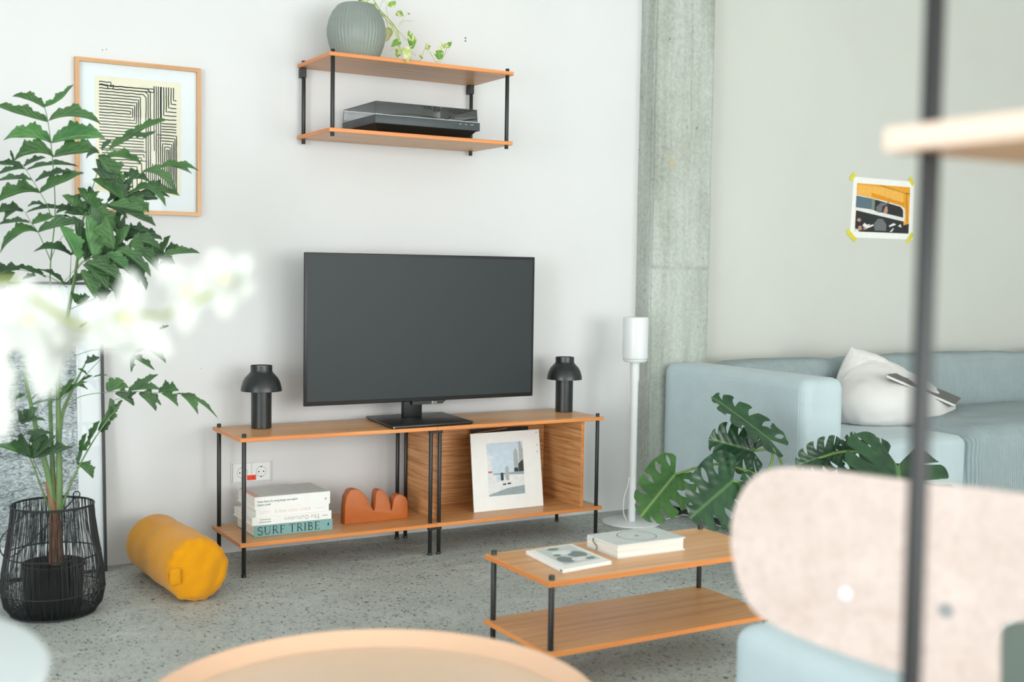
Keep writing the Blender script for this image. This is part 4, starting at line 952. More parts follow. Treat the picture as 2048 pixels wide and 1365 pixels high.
fronds = [
 # (rachis points (px,py,dy), leaflets: (bx,by,tx,ty,width_px,arch_px,dy,mat,side))
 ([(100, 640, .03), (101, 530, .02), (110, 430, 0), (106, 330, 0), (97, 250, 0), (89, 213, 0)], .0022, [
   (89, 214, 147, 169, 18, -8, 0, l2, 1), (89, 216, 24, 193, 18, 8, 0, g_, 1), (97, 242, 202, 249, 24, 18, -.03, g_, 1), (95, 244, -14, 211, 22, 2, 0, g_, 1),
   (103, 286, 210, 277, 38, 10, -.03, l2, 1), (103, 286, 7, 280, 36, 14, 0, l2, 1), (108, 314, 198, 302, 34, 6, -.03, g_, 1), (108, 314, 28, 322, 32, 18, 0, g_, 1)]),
 ([(101, 430, .0), (94, 410, 0), (80, 385, 0), (63, 358, 0), (46, 330, .02)], .0016, [
   (80, 386, 168, 346, 26, 4, -.05, g_, 1), (80, 386, -14, 412, 28, 16, 0, g_, 1), (70, 364, 140, 344, 16, 6, -.02, d_, 1), (66, 361, -10, 364, 12, 6, 0, d_, 1),
   (52, 341, 158, 334, 10, 10, .02, d_, 1), (50, 338, -12, 354, 12, 6, .02, d_, 1), (47, 334, 92, 316, 12, 4, .03, d_, 1), (46, 334, -14, 330, 14, 4, .03, d_, 1), (30, 325, 22, 300, 8, 2, .03, d_, 1)]),
 ([(101, 521, .01), (90, 495, 0), (76, 465, 0), (62, 445, 0), (50, 424, .02)], .0016, [
   (76, 465, 171, 447, 22, 8, -.04, g_, 1), (76, 465, 0, 506, 26, 22, 0, g_, 1), (64, 449, 110, 434, 18, 2, -.02, g_, 1), (60, 446, -8, 452, 12, 6, 0, d_, 1),
   (52, 426, 158, 430, 10, 14, .02, d_, 1), (48, 422, 6, 444, 16, 12, .02, d_, 1), (46, 424, -14, 430, 20, 8, .02, d_, 1), (55, 414, 92, 412, 8, 6, .03, d_, 1), (108, 435, 145, 436, 5, 3, .02, d_, 1)]),
 ([(163, 445, -.1), (171, 428, -.1), (195, 412, -.1), (216, 411, -.12), (241, 399, -.14), (262, 386, -.15), (284, 378, -.16)], .002, [
   (167, 429, 124, 391, 26, 4, -.08, g_, 1), (150, 420, 112, 428, 14, 6, .0, d_, 1), (192, 416, 155, 376, 28, -2, -.12, g_, 1), (243, 398, 184, 359, 26, 4, -.16, g_, 1), (240, 400, 274, 341, 18, -2, -.1, d_, 1),
   (284, 378, 332, 414, 16, 14, -.18, g_, 1), (294, 380, 360, 392, 14, 4, -.18, g_, 1), (253, 398, 298, 426, 22, 4, -.14, g_, 1), (216, 411, 292, 425, 20, 4, -.16, g_, 1), (208, 413, 255, 438, 18, 8, -.1, d_, 1),
   (172, 425, 232, 462, 34, 8, -.12, g_, 1), (246, 392, 318, 398, 14, 4, -.1, d_, 1), (262, 386, 330, 372, 16, 6, -.12, g_, 1), (215, 405, 262, 380, 16, 4, -.08, d_, 1), (196, 414, 180, 372, 22, 2, -.04, d_, -1), (232, 404, 214, 352, 22, 2, -.06, d_, 1)]),
 ([(160, 470, -.05), (178, 400, -.06), (195, 345, -.07), (206, 315, -.08), (218, 300, -.09), (270, 266, -.12), (333, 240, -.15)], .0016, [
   (218, 300, 300, 250, 16, 0, -.1, g_, 1), (262, 270, 334, 240, 16, 5, -.14, g_, 1), (266, 268, 312, 262, 12, -2, -.14, d_, -1), (208, 318, 284, 329, 20, 12, -.1, g_, 1), (200, 308, 172, 318, 12, 8, -.06, d_, 1), (196, 310, 243, 374, 34, -4, -.1, g_, 1),
   (192, 318, 224, 392, 26, -2, -.08, d_, 1), (204, 300, 224, 282, 12, 2, -.08, d_, 1)]),
 ([(243, 372, -.1), (262, 362, -.12), (282, 347, -.13), (300, 340, -.14)], .0013, [
   (306, 341, 398, 342, 15, 12, -.15, g_, 1), (340, 333, 384, 348, 9, 4, -.15, g_, 1), (282, 346, 357, 392, 18, 22, -.16, g_, 1), (278, 342, 240, 362, 14, 2, -.1, d_, 1), (262, 360, 300, 366, 14, 8, -.1, d_, 1)]),
 ([(150, 545, -.1), (165, 525, -.13), (187, 513, -.16), (228, 499, -.18), (257, 491, -.19), (300, 497, -.19)], .002, [
   (228, 499, 214, 428, 34, -2, -.22, g_, -1), (230, 498, 262, 452, 26, 0, -.2, g_, 1), (257, 491, 322, 500, 24, 14, -.2, g_, 1), (257, 491, 320, 550, 22, 12, -.22, g_, 1), (233, 500, 302, 555, 22, 12, -.22, g_, 1), (186, 513, 172, 428, 34, -4, -.2, l2, 1), (190, 512, 204, 452, 20, 0, -.19, l2, -1),
   (158, 521, 119, 450, 28, 4, -.18, l2, 1), (209, 510, 256, 543, 26, 6, -.22, l2, 1), (182, 515, 232, 560, 24, 8, -.22, g_, 1), (166, 530, 216, 582, 34, 10, -.22, g_, 1), (170, 526, 250, 570, 24, 10, -.24, g_, 1), (162, 540, 190, 596, 30, 2, -.22, g_, 1),
   (220, 500, 262, 520, 18, 4, -.15, d_, 1), (250, 470, 300, 462, 20, 4, -.12, d_, 1), (270, 478, 325, 480, 20, 6, -.12, d_, 1), (280, 500, 330, 520, 22, 4, -.14, d_, 1), (240, 480, 284, 468, 24, 2, -.12, d_, 1), (200, 540, 240, 600, 20, 4, -.12, d_, 1)]),
 ([(270, 500, -.12), (300, 512, -.13), (322, 514, -.14), (345, 508, -.15)], .0013, [
   (322, 514, 400, 507, 16, 6, -.16, g_, 1), (320, 513, 341, 471, 18, 0, -.14, g_, 1), (325, 516, 336, 550, 16, 0, -.14, g_, 1), (330, 505, 363, 500, 14, 6, -.12, d_, 1), (300, 512, 352, 530, 16, 4, -.1, d_, 1), (322, 520, 318, 540, 6, 0, -.14, d_, 1)]),
 ([(139, 570, -.04), (141, 540, -.05), (142, 511, -.06)], .0015, [
   (142, 511, 66, 505, 18, 14, -.06, d_, 1), (142, 511, 166, 500, 14, 2, -.08, d_, 1), (146, 506, 176, 486, 14, 2, -.02, d_, 1)]),
 ([(118, 575, -.02), (145, 545, -.03), (165, 520, -.04)], .001, []),
 ([(101, 520, .02), (120, 480, 0), (165, 430, -.08)], .0012, []),
 ([(134, 575, -.03), (110, 560, -.02), (80, 548, 0), (40, 540, .02)], .0014, [
   (130, 570, 76, 540, 9, 8, -.03, d_, 1), (92, 556, 30, 538, 9, 8, 0, d_, 1), (70, 548, 20, 536, 10, 6, .03, d_, 1), (40, 540, -16, 560, 22, 8, 0, d_, 1), (30, 545, -12, 600, 26, 4, 0, g_, 1), (72, 552, 44, 560, 10, 2, 0, d_, 1), (20, 560, -10, 572, 20, 4, .02, d_, 1),
   (140, 570, 180, 560, 12, 6, -.03, d_, 1), (134, 570, 178, 548, 12, 4, .02, d_, 1)]),
 ([(138, 620, -.05), (165, 608, -.07), (200, 592, -.09), (232, 578, -.1)], .0013, [
   (156, 609, 142, 584, 20, 0, -.08, g_, 1), (158, 608, 180, 594, 20, 0, -.08, g_, 1), (228, 582, 236, 612, 9, 0, -.1, d_, 1), (200, 620, 232, 606, 9, 2, -.05, d_, 1), (190, 590, 214, 560, 20, 0, -.14, g_, 1)]),
 ([(150, 712, -.03), (190, 700, -.05), (240, 700, -.08), (262, 706, -.1)], .001, [
   (262, 712, 309, 741, 12, 2, -.1, g_, 1), (262, 712, 262, 745, 9, 0, -.1, d_, 1), (296, 700, 332, 727, 14, 4, -.1, g_, 1), (262, 710, 290, 700, 14, 2, -.1, g_, 1), (370, 620, 380, 640, 7, 0, -.1, g_, 1), (318, 660, 338, 652, 6, 0, -.1, d_, 1), (155, 660, 175, 645, 6, 0, -.04, d_, 1)]),
 ([(118, 850, -.02), (135, 812, -.04), (163, 793, -.06), (213, 785, -.09), (257, 783, -.12), (317, 786, -.14), (352, 788, -.15)], .0014, [
   (214, 783, 248, 762, 26, -2, -.1, g_, 1), (216, 783, 258, 776, 18, 4, -.1, g_, 1), (257, 782, 317, 749, 16, -3, -.13, g_, 1), (258, 782, 322, 780, 16, 5, -.13, g_, 1), (317, 785, 358, 782, 22, 3, -.14, g_, 1), (352, 788, 436, 838, 9, 14, -.15, g_, 1),
   (362, 791, 396, 830, 15, 8, -.15, g_, 1), (323, 788, 356, 814, 16, 6, -.14, g_, 1), (277, 787, 312, 823, 22, 7, -.12, g_, 1), (284, 788, 322, 812, 14, 5, -.12, g_, 1), (230, 788, 268, 813, 20, 6, -.1, d_, 1), (244, 792, 274, 784, 12, 0, -.1, d_, -1)]),
 ([(230, 800, -.09), (252, 795, -.1)], .001, [
   (220, 843, 220, 796, 18, 0, -.08, g_, 1), (224, 832, 246, 800, 10, 0, -.08, d_, 1), (196, 862, 222, 812, 15, 0, -.07, g_, -1), (200, 864, 222, 840, 10, 0, -.07, d_, -1), (178, 884, 200, 842, 16, 0, -.06, g_, 1), (160, 904, 174, 866, 12, 0, -.05, g_, 1), (158, 902, 182, 876, 12, 0, -.05, g_, -1),
   (154, 928, 186, 958, 20, 6, -.05, g_, 1), (156, 930, 166, 896, 10, 0, -.05, d_, 1)]),
 ([(84, 955, -.02), (66, 918, -.05), (58, 880, -.06)], .0016, [
   (66, 918, 146, 896, 22, 2, -.08, d_, 1), (66, 918, -10, 892, 22, 6, -.06, g_, 1), (66, 916, 84, 872, 22, 0, -.08, d_, 1), (62, 914, 42, 866, 24, 0, -.08, d_, -1), (58, 886, 104, 868, 14, 8, -.07, d_, 1), (68, 916, 112, 872, 20, -2, -.1, d_, 1), (40, 850, 92, 842, 10, 6, -.05, d_, 1),
   (44, 850, 76, 816, 22, 0, -.05, d_, 1), (40, 845, 36, 818, 18, 0, -.05, d_, -1), (52, 868, 100, 890, 18, 6, -.06, d_, 1)]),
 ([(119, 805, -.02), (140, 782, -.02), (170, 752, -.02), (203, 717, -.03)], .0015, [
   (119, 800, 150, 757, 14, 0, -.03, g_, 1), (128, 790, 176, 764, 9, 4, -.03, g_, 1), (126, 790, 142, 770, 12, 0, -.02, d_, 1), (160, 766, 186, 752, 7, 2, -.03, d_, 1), (170, 728, 200, 716, 14, 0, -.03, d_, 1), (155, 738, 176, 752, 5, 2, -.02, d_, 1), (62, 811, 120, 800, 6, 3, -.03, d_, 1), (152, 772, 176, 780, 6, 3, -.03, d_, 1),
   (64, 800, 78, 788, 5, 1, .0, d_, 1), (30, 800, 52, 790, 8, 1, .0, g_, 1), (186, 756, 216, 752, 4, 3, -.04, d_, 1)]),
]
sd_ = 11
for rpts, rr, lfs in fronds:
    rp = catmull([Q(*p) for p in rpts], 5)
    fo = part('frond', MB().tube(rp, [rr*(1-.5*i/len(rp)) for i in range(len(rp))], 7).mesh(smooth='all'), 'stem_green', palm)
    for (bx, by, tx_, ty_, wp, ap, dy, mt, sd) in lfs:
        sd_ += 13
        B_ = Q(bx, by, dy); T_ = Q(tx_, ty_, dy-.02+.06*((sd_ % 7)/7-.5)); k = depth(B_)/PX
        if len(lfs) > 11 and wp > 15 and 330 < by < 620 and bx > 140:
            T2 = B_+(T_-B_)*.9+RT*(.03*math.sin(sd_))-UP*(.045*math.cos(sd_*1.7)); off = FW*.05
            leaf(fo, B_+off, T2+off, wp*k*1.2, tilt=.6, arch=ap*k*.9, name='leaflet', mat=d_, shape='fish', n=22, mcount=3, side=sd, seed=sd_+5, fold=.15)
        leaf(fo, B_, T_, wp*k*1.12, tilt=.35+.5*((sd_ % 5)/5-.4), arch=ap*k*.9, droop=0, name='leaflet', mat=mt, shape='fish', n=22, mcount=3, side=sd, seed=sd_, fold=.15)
# hanging frond rachis follows its own cane

# ------------------------------------------------------------------ speaker on a stand
sx_, sy_ = 1.757, -.241
sr = root('speaker_stand', (sx_, sy_, 0), 'white round-based speaker stand with slim pole, left of the sofa', 'stand')
part('base_disc', MB().lathe((sx_, sy_, 0), [(0, .0003), (.122, .0003), (.125, .002), (.125, .0065), (.123, .008), (0, .008)], 64).mesh(smooth=True), 'white_gloss', sr)
part('pole', MB().lathe((sx_, sy_, 0), [(0, .0081), (.0165, .0081), (.0165, .60), (.020, .62), (.020, .690), (0, .690)], 28).mesh(smooth=True), 'white_gloss', sr)
part('cable', MB().tube(catmull([(sx_-.03, sy_-.01, .0095), (sx_-.052, sy_-.012, .05), (sx_-.05, sy_-.01, .11), (sx_-.028, sy_-.004, .16), (sx_-.0165, sy_, .2)], 8), .002, 8).mesh(smooth='all'), 'plastic_white', sr)
sp_ = root('speaker', (sx_, sy_, .6905), 'white cylindrical loudspeaker on top of the thin white stand', 'speaker')
part('mount_plate', MB().lathe((sx_, sy_, 0), [(0, .6906), (.046, .6906), (.052, .698), (.052, .702), (0, .702)], 48).mesh(smooth=True), 'white_gloss', sp_)
part('speaker_body', MB().lathe((sx_, sy_, 0), [(0, .7025), (.050, .7025), (.0535, .706), (.0545, .712), (.0545, .872), (.052, .880), (.048, .882), (0, .882)], 56).mesh(smooth=True), 'white_gloss', sp_)
cab = [(sx_+.06, sy_+.0, .012)]
cp = [at(1322, 1043, 2, .004), at(1340, 1037, 2, .004), at(1356, 1034, 2, .004), at(1375, 1031.5, 2, .004), at(1410, 1034, 2, .004), at(1440, 1046, 2, .004)]
cp = cp[:4]+[Vector((2.04, -.52, .004)), Vector((2.05, -.62, .004))][:1]
solo('power_cable', MB().tube(catmull(cp, 8), .0026, 8).mesh(smooth='all'), 'plastic_white', 'white cable running over the floor from the speaker stand to the sofa', 'cable', tuple(cp[0]))

# ------------------------------------------------------------------ sofa
so_x = 2.0
sf_ = root('sofa', (3.3, -.58, 0), 'low pale blue-grey fabric sofa with broad square arm along the right wall', 'sofa')
part('armrest', cushion(2.0, 2.222, -1.0, -.112, .035, .672, .045, .0, 30), 'sofa', sf_)
part('backrest', cushion(2.224, 2.945, -.335, -.112, .30, .672, .06, .012, 16, 2, .003), 'sofa_seat', sf_)
part('backrest', cushion(2.95, 4.35, -.345, -.112, .30, .674, .07, .014, 32, 5, .008), 'sofa_seat', sf_)
part('backrest', cushion(4.355, 5.6, -.345, -.112, .30, .674, .07, .014, 22, 7, .004), 'sofa_seat', sf_)
part('seat', cushion(2.224, 2.945, -1.0, -.30, .045, .405, .04, .006, 16, 3, .002), 'sofa', sf_)
part('seat', cushion(2.95, 4.35, -1.03, -.30, .045, .430, .075, .02, 34, 4, .009), 'sofa_seat', sf_)
part('seat', cushion(4.355, 5.6, -1.03, -.30, .045, .430, .075, .02, 24, 6, .005), 'sofa_seat', sf_)
for x, y in ((2.05, -.95), (2.05, -.17), (3.6, -.95), (3.6, -.17), (5.5, -.95), (5.5, -.17)): part('foot', MB().cyl(x, y, 0, .036 if x < 2.2 else .047, .02), 'black', sf_)
# seam of the arm
part('seam', MB().tube([(2.002, -.965, .06), (2.002, -.965, .64)], .0012, 6), 'sofa', sf_)

# big soft pillow, one corner up, folded over its middle
def pillow(net, th, nu=48, nv=48, seed=1):
    """net: 4x4 world points of the middle surface; th: half thickness"""
    N = len(net)
    def cr(P, t):
        P = [P[0]*2-P[1]]+P+[P[-1]*2-P[-2]]; s = t*(len(P)-3); i = min(int(s), len(P)-4); t = s-i; a, b_, c, d = P[i:i+4]
        return .5*((2*b_)+(c-a)*t+(2*a-5*b_+4*c-d)*t*t+(3*b_-a-3*c+d)*t**3)
    def S(u, v): return cr([cr(row, u) for row in net], v)
    b = MB(); top = []; bot = []
    for j in range(nv+1):
        for i in range(nu+1):
            u, v = i/nu, j/nv; p = S(u, v); e = .01
            du = S(min(1, u+e), v)-S(max(0, u-e), v); dv = S(u, min(1, v+e))-S(u, max(0, v-e)); nn = du.cross(dv).normalized()
            U = (2*u-1); Vv = (2*v-1); h = th*max(0, (1-U**4)*(1-Vv**4))**.5
            wr = noise.noise(Vector((u*5+seed, v*5, 1)))*.010*min(1, h/th*1.3)+noise.noise(Vector((u*14+seed, v*14, 5)))*.004
            top.append(p+nn*(h+wr)); bot.append(p-nn*(h-wr*.4))
    k = nu+1; f1 = [(j*k+i, j*k+i+1, (j+1)*k+i+1, (j+1)*k+i) for j in range(nv) for i in range(nu)]
    b.add(top, f1); b.add(bot, [tuple(reversed(f)) for f in f1])
    return b.mesh(smooth='all', merge=True)
def W(px, py, Y): return at(px, py, 1, Y)
net = [[W(1676, 846, -.52), W(1745, 853, -.62), W(1830, 852, -.64), W(1895, 838, -.60)],
       [W(1668, 800, -.50), W(1740, 800, -.62), W(1825, 800, -.62), W(1908, 818, -.52)],
       [W(1672, 762, -.44), W(1735, 748, -.46), W(1795, 765, -.48), W(1868, 790, -.45)],
       [W(1702, 694, -.40), W(1730, 706, -.40), W(1775, 732, -.41), W(1832, 766, -.42)]]
pil = root('pillow', (2.95, -.52, .41), 'large white linen pillow slumped with one corner up on the sofa', 'pillow')
part('pillow_cover', pillow(net, .060), 'linen', pil)
# grey hardback resting on the pillow
A, B, C_, D = W(1771, 756, -.66), W(1908, 815, -.66), W(1918, 803, -.50), W(1800, 752, -.46)
gb = root('book', tuple((A+B+C_+D)/4), 'open-edged grey-brown hardback resting aslant on the white pillow', 'book')
nn = (B-A).cross(D-A).normalized()
nn = nn if nn.z > 0 else -nn
part('cover', MB().prism([A+nn*.014, B+nn*.014, C_+nn*.014, D+nn*.014], nn*.004), plain('taupe_cover', (104, 102, 100), .6, .3), gb)
part('page_block', MB().prism([A+nn*.003+(D-A)*.02, B+nn*.003+(C_-B)*.02, C_+nn*.003, D+nn*.003], nn*.0108), 'paper', gb)
part('back_cover', MB().prism([A, B, C_, D], nn*.0028), plain('taupe_cover_back', (120, 118, 116), .6, .3), gb)

# ------------------------------------------------------------------ photo taped to the right wall
ph_ = root('taped_photo', (3.475, 0, 1.26), 'small colour photo of a yellow bus taped to the right-hand wall', 'photo print')
A, B, C_, D = Vector((3.247, -.0012, 1.262)), Vector((3.702, -.0012, 1.262)), Vector((3.702, -.0012, 1.562)), Vector((3.262, -.0012, 1.566))
sheet('photo_paper', A, B, C_, D, .0008, 'paper', ph_)
S = [(0, [(.07, .10), (.93, .10), (.93, .90), (.06, .90)]),            # orange bodywork
     (1, [(.07, .72), (.45, .66), (.82, .55), (.82, .80), (.45, .86), (.07, .88)]),
     (2, [(.30, .70), (.84, .48), (.84, .62), (.30, .76)]),
     (4, [(.07, .10), (.84, .10), (.84, .34), (.50, .44), (.07, .50)]),  # dark crowd below
     (4, [(.84, .10), (.93, .10), (.93, .27), (.84, .24)]),
     (9, [(.055, .71), (.50, .64), (.80, .57), (.85, .52), (.87, .30), (.05, .455)]),  # white frame
     (3, [(.06, .695), (.35, .655), (.35, .475), (.06, .50)]),        # blue glass pane
     (4, [(.36, .65), (.78, .555), (.825, .50), (.83, .37), (.36, .46)]),   # dark opening
     (8, [(.31, .655), (.36, .645), (.36, .465), (.31, .475)]),
     (7, [(.38, .52), (.45, .60), (.55, .61), (.56, .56), (.49, .55), (.47, .43), (.40, .44)]),  # raised sleeve
     (6, [(.55, .60), (.58, .66), (.595, .64), (.59, .595)]), (6, [(.505, .44), (.52, .54), (.56, .55), (.575, .46), (.55, .42)]),
     (4, [(.49, .50), (.52, .56), (.57, .57), (.56, .55), (.53, .54), (.51, .48)]),
     (9, [(.50, .415), (.86, .355), (.865, .33), (.44, .395)]),
     (7, [(.38, .13), (.36, .24), (.42, .33), (.50, .33), (.56, .24), (.56, .13)]), (9, [(.22, .14), (.36, .21), (.35, .23), (.24, .19)]), (9, [(.60, .22), (.68, .27), (.72, .245), (.62, .20)]), (9, [(.75, .22), (.79, .26), (.81, .20)]),
     (9, [(.62, .12), (.68, .19), (.68, .16), (.65, .12)]), (6, [(.09, .28), (.10, .32), (.14, .32), (.16, .29), (.13, .26)]), (6, [(.11, .13), (.12, .19), (.16, .20), (.18, .15), (.16, .12)]), (6, [(.20, .13), (.20, .19), (.23, .20), (.24, .14)]),
     (9, [(.07, .10), (.07, .15), (.12, .13), (.13, .10)]), (9, [(.18, .20), (.21, .25), (.25, .22), (.30, .235), (.28, .195), (.22, .18)]),
     (10, [(.85, .29), (.87, .52), (.88, .52), (.865, .24)]), (4, [(.43, .895), (.88, .78), (.88, .775), (.42, .892)]), (4, [(.865, .80), (.87, .80), (.90, .30), (.895, .30)]), (4, [(.865, .80), (.93, .785), (.93, .775), (.865, .79)])]
decal(A, B, C_, D, S, ['pr_orange', 'pr_orange_lt', 'pr_amber', 'pr_slate', 'pr_night', 'pr_grey', 'pr_skin', 'pr_coat', 'pr_green', 'pr_white', 'pr_orange_lt'], ph_, 'photo_print', .0004)
for px0, py0, px1, py1 in ((1701, 360, 1710, 347), (1819, 356, 1827, 370), (1694, 461, 1711, 481), (1814, 485, 1826, 467)):
    a, c = at(px0, py0, 1, -.0028), at(px1, py1, 1, -.0028)
    part('tape_strip', MB().ribbon([a, c], .024, (0, -1, 0)), 'yellow_tape', ph_)

# ------------------------------------------------------------------ books on the coffee table
z = TZ+.0003
mg = root('magazine', (.487, -1.685, z), 'white softcover magazine with a grey photo cover, left on the coffee table', 'magazine')
q = [(.398, -1.808), (.566, -1.776), (.571, -1.578), (.420, -1.582)]
q = [(.397, -1.806), (.562, -1.786), (.574, -1.573), (.417, -1.588)]
part('pages', MB().prism([(x, y, z) for x, y in q], (0, 0, .0105)).mesh(bevel=.0014), 'paper', mg)
u = lambda s, t: Vector((*q[0], 0)).lerp(Vector((*q[1], 0)), s).lerp(Vector((*q[3], 0)).lerp(Vector((*q[2], 0)), s), t)+Vector((0, 0, z+.0108))
b = MB()
def rect(s0, s1, t0, t1, mi, dz): b.poly([u(s0, t0)+_u*dz, u(s1, t0)+_u*dz, u(s1, t1)+_u*dz, u(s0, t1)+_u*dz], mi)
rect(.16, .92, .16, .96, 0, 0)
def blob(cs, ct, rs_, rt, mi, dz, seed, n_=14): b.poly([u(cs+rs_*math.cos(2*math.pi*k/n_)*(1+.3*noise.noise(Vector((k, seed, 0)))), ct+rt*math.sin(2*math.pi*k/n_)*(1+.3*noise.noise(Vector((k, seed, 4)))))+_u*dz for k in range(n_)], mi)
blob(.34, .36, .15, .15, 1, .0001, 1); blob(.70, .50, .18, .16, 1, .0001, 2); blob(.5, .66, .2, .1, 3, .0002, 3); blob(.48, .86, .12, .06, 2, .0002, 4); blob(.62, .3, .2, .08, 3, .0003, 5); blob(.78, .26, .1, .05, 1, .0004, 6); blob(.34, .58, .08, .05, 2, .0004, 8)
part('cover_photo', b, ['grey_cover', 'pr_mid', 'pr_green', 'pr_pale'], mg)
part('spine_print', MB().box(.3975, .3985, -1.80, -1.792, z+.003, z+.008), 'ink', mg)
# thick white book with ribbon
bb = root('book', (.728, -1.668, z), 'thick white hardback with a circle on its cover, on the coffee table', 'book')
x0, x1, y0, y1, h = .613, .842, -1.742, -1.594, .036
b = MB(); b.box(x0, x1, y0, y1, z, z+.0028); b.box(x0, x1, y0, y1, z+h-.0028, z+h)
b.box(x0, x1, y1-.0025, y1, z+.0028, z+h-.0028)
part('cover', b, 'white_gloss', bb)
part('page_block', MB().box(x0+.002, x1-.004, y0+.004, y1-.0026, z+.0029, z+h-.0029), 'pages', bb)
part('cover_sheet', MB().box(x0+.001, x1-.001, y0+.001, y1-.001, z+h+.0001, z+h+.0005), 'grey_cover', bb)
cx, cy = .729, -1.668; b = MB()
b.ribbon([(cx+.055*math.cos(t/48*2*math.pi), cy+.055*math.sin(t/48*2*math.pi), z+h+.0008) for t in range(49)], .0028, (0, 0, 1))
b.poly([(cx+.0065*math.cos(t/20*2*math.pi), cy+.0065*math.sin(t/20*2*math.pi), z+h+.0008) for t in range(20)])
part('circle_print', b, 'ink_soft', bb, label='thin grey circle with a central dot')
part('page_ribbon', MB().tube(catmull([(x0+.0015, y1-.028, z+h-.004), (x0-.003, y1-.034, z+.024), (x0-.002, y1-.05, z+.014), (x0-.006, y1-.052, z+.003)], 6), .0012, 6).mesh(smooth='all'), 'ink', bb)

# ------------------------------------------------------------------ monstera
PMX, PMY = 1.72, -1.34
mo = root('monstera', (PMX, PMY, .02), 'glossy dark green monstera with split leaves in front of the sofa', 'plant')
mp = root('plant_pot', (PMX, PMY, 0), 'round white pot of the monstera in front of the sofa', 'pot')
part('pot_body', MB().lathe((PMX, PMY, 0), [(0, .0003), (.085, .0003), (.09, .004), (.11, .16), (.112, .165), (.106, .165), (.101, .15), (0, .15)], 40).mesh(smooth=True), 'white_gloss', mp)
part('soil', MB().lathe((PMX, PMY, 0), [(0, .156), (.06, .155), (.101, .1515)], 30).mesh(smooth=True), 'soil', mp)
def monstera_leaf(base, tip, wid, tilt, cup, droop, mat, open_=(1, 1, 1, 1, 1), twist=0.0, back=.26, holes=.1, skip=(), sag=0.):
    base, tip = Vector(base), Vector(tip); ax = tip-base; Ln = ax.length; axn = ax.normalized()
    ac = FW.cross(axn).normalized(); ac = (ac+FW*tilt).normalized(); nrm = axn.cross(ac).normalized()
    if nrm.dot(FW) > 0: nrm = -nrm
    b = MB(); NL = 6
    def outl(s):  # s 0..1 from back notch round to the tip -> (x across, y along)
        a = math.pi*(1-s)*1.0
        y = .5-.5*math.cos(math.pi*s) ; y = y*(1+back)-back
        if s < .18: x = .60*math.sin(s/.18*math.pi/2)**.8*.62
        else: x = 0
        x = .5*(math.sin(math.pi*min(1, (s*.94+.06))**.88))**.72
        if s > .93: x *= (1-s)/.07*.75+.0
        return Vector((x, y, 0))
    def mid(s): return Vector((0, max(0.0, (s-.10)/.90)**1.15*.93, 0))
    for sd in (-1, 1):
        for k in range(NL):
            if (sd, k) in skip: continue
            s0, s1 = k/NL, (k+1)/NL; sc = (s0+s1)/2; nr, nc = 7, 22; vs = []; uvs = []
            for i in range(nr+1):
                for j in range(nc+1):
                    v = j/nc; t = i/nr
                    g = 0
                    if k < NL-1 or True:
                        gv = max(0, (v-.42)/.58)
                        isopen = open_[min(k, 4)]
                        g = .34*math.sin(min(1, gv*1.5)*math.pi/2)**.7 if isopen == 1 else (.42*math.sin(math.pi*min(1, gv*1.2))**.7 if isopen == 2 and gv < .83 else 0)
                    lo = s0 if k == 0 else s0+(sc-s0)*g; hi = s1 if k == NL-1 else s1-(s1-sc)*g
                    if k == 0: lo = s0
                    s = lo+(hi-lo)*t
                    m_, o_ = mid(s), outl(s); p = m_.lerp(o_, v)
                    if g and v > .8 and isopen == 1: p = m_.lerp(o_, v*(1-.06*(abs(t-.5)*2)**3))
                    p.y += .05*math.sin(v*math.pi)*(1 if s > .3 else 0)
                    x = p.x*wid*sd; y = p.y*Ln
                    zc = cup*abs(x)+.012*math.sin(s*NL*2*math.pi)*v*Ln*2*.5
                    P = base+axn*y+ac*x+nrm*zc-nrm*droop*(y/Ln)**2*(1 if y > 0 else .4)-_u*sag*(abs(x)/(wid/2))**2*wid*.5
                    vs.append(P); uvs.append((p.y*.8+.1, .5+sd*p.x*.98))
            kk = nc+1; fs = [(i*kk+j, i*kk+j+1, (i+1)*kk+j+1, (i+1)*kk+j) for i in range(nr) for j in range(nc)]
            b.add(vs, fs, 0, uvs)
    return part('leaf', b.mesh(smooth='all', merge=False), mat, mo)
dm = 'leaf_mon'; lm = 'leaf_mon_light'
def K(d): return d/FPX
monstera_leaf(ad(1350, 950, 4.30), ad(1283, 1030, 4.18), 118*K(4.25), .55, .10, .01, lm, (2, 2, 2, 1, 1), sag=.1)
monstera_leaf(ad(1466, 962, 4.12), ad(1384, 1034, 3.98), 142*K(4.05), .15, .08, .01, dm, (2, 2, 2, 2, 1))
monstera_leaf(ad(1506, 902, 4.25), ad(1421, 878, 4.20), 112*K(4.2), .3, .12, .01, dm, (0, 1, 1, 1, 1))
monstera_leaf(ad(1540, 880, 4.15), ad(1427, 791, 4.20), 88*K(4.2), 1.2, .15, .01, dm, (2, 2, 1, 1, 1))
monstera_leaf(ad(1668, 905, 4.15), ad(1594, 930, 4.10), 74*K(4.1), .4, .15, .01, dm, (0, 1, 1, 1, 1))
monstera_leaf(ad(1680, 905, 4.18), ad(1712, 868, 4.22), 66*K(4.2), .9, .15, .0, dm, (0, 1, 1, 1, 1))
monstera_leaf(ad(1694, 902, 4.18), ad(1736, 884, 4.16), 34*K(4.2), .5, .1, .0, dm, (0, 1, 1, 1, 1))
monstera_leaf(ad(1795, 932, 3.98), ad(1812, 1060, 3.72), 226*K(3.98), .10, .10, .03, dm, (0, 1, 1, 1, 1), sag=.12, back=.42)
monstera_leaf(ad(1770, 925, 4.12), ad(1680, 975, 4.05), 120*K(4.1), .8, .12, .01, dm, (0, 1, 1, 1, 1))
monstera_leaf(ad(1485, 1040, 4.08), ad(1462, 1078, 4.05), 36*K(4.1), .3, .1, .01, dm, (0, 0, 1, 1, 1))
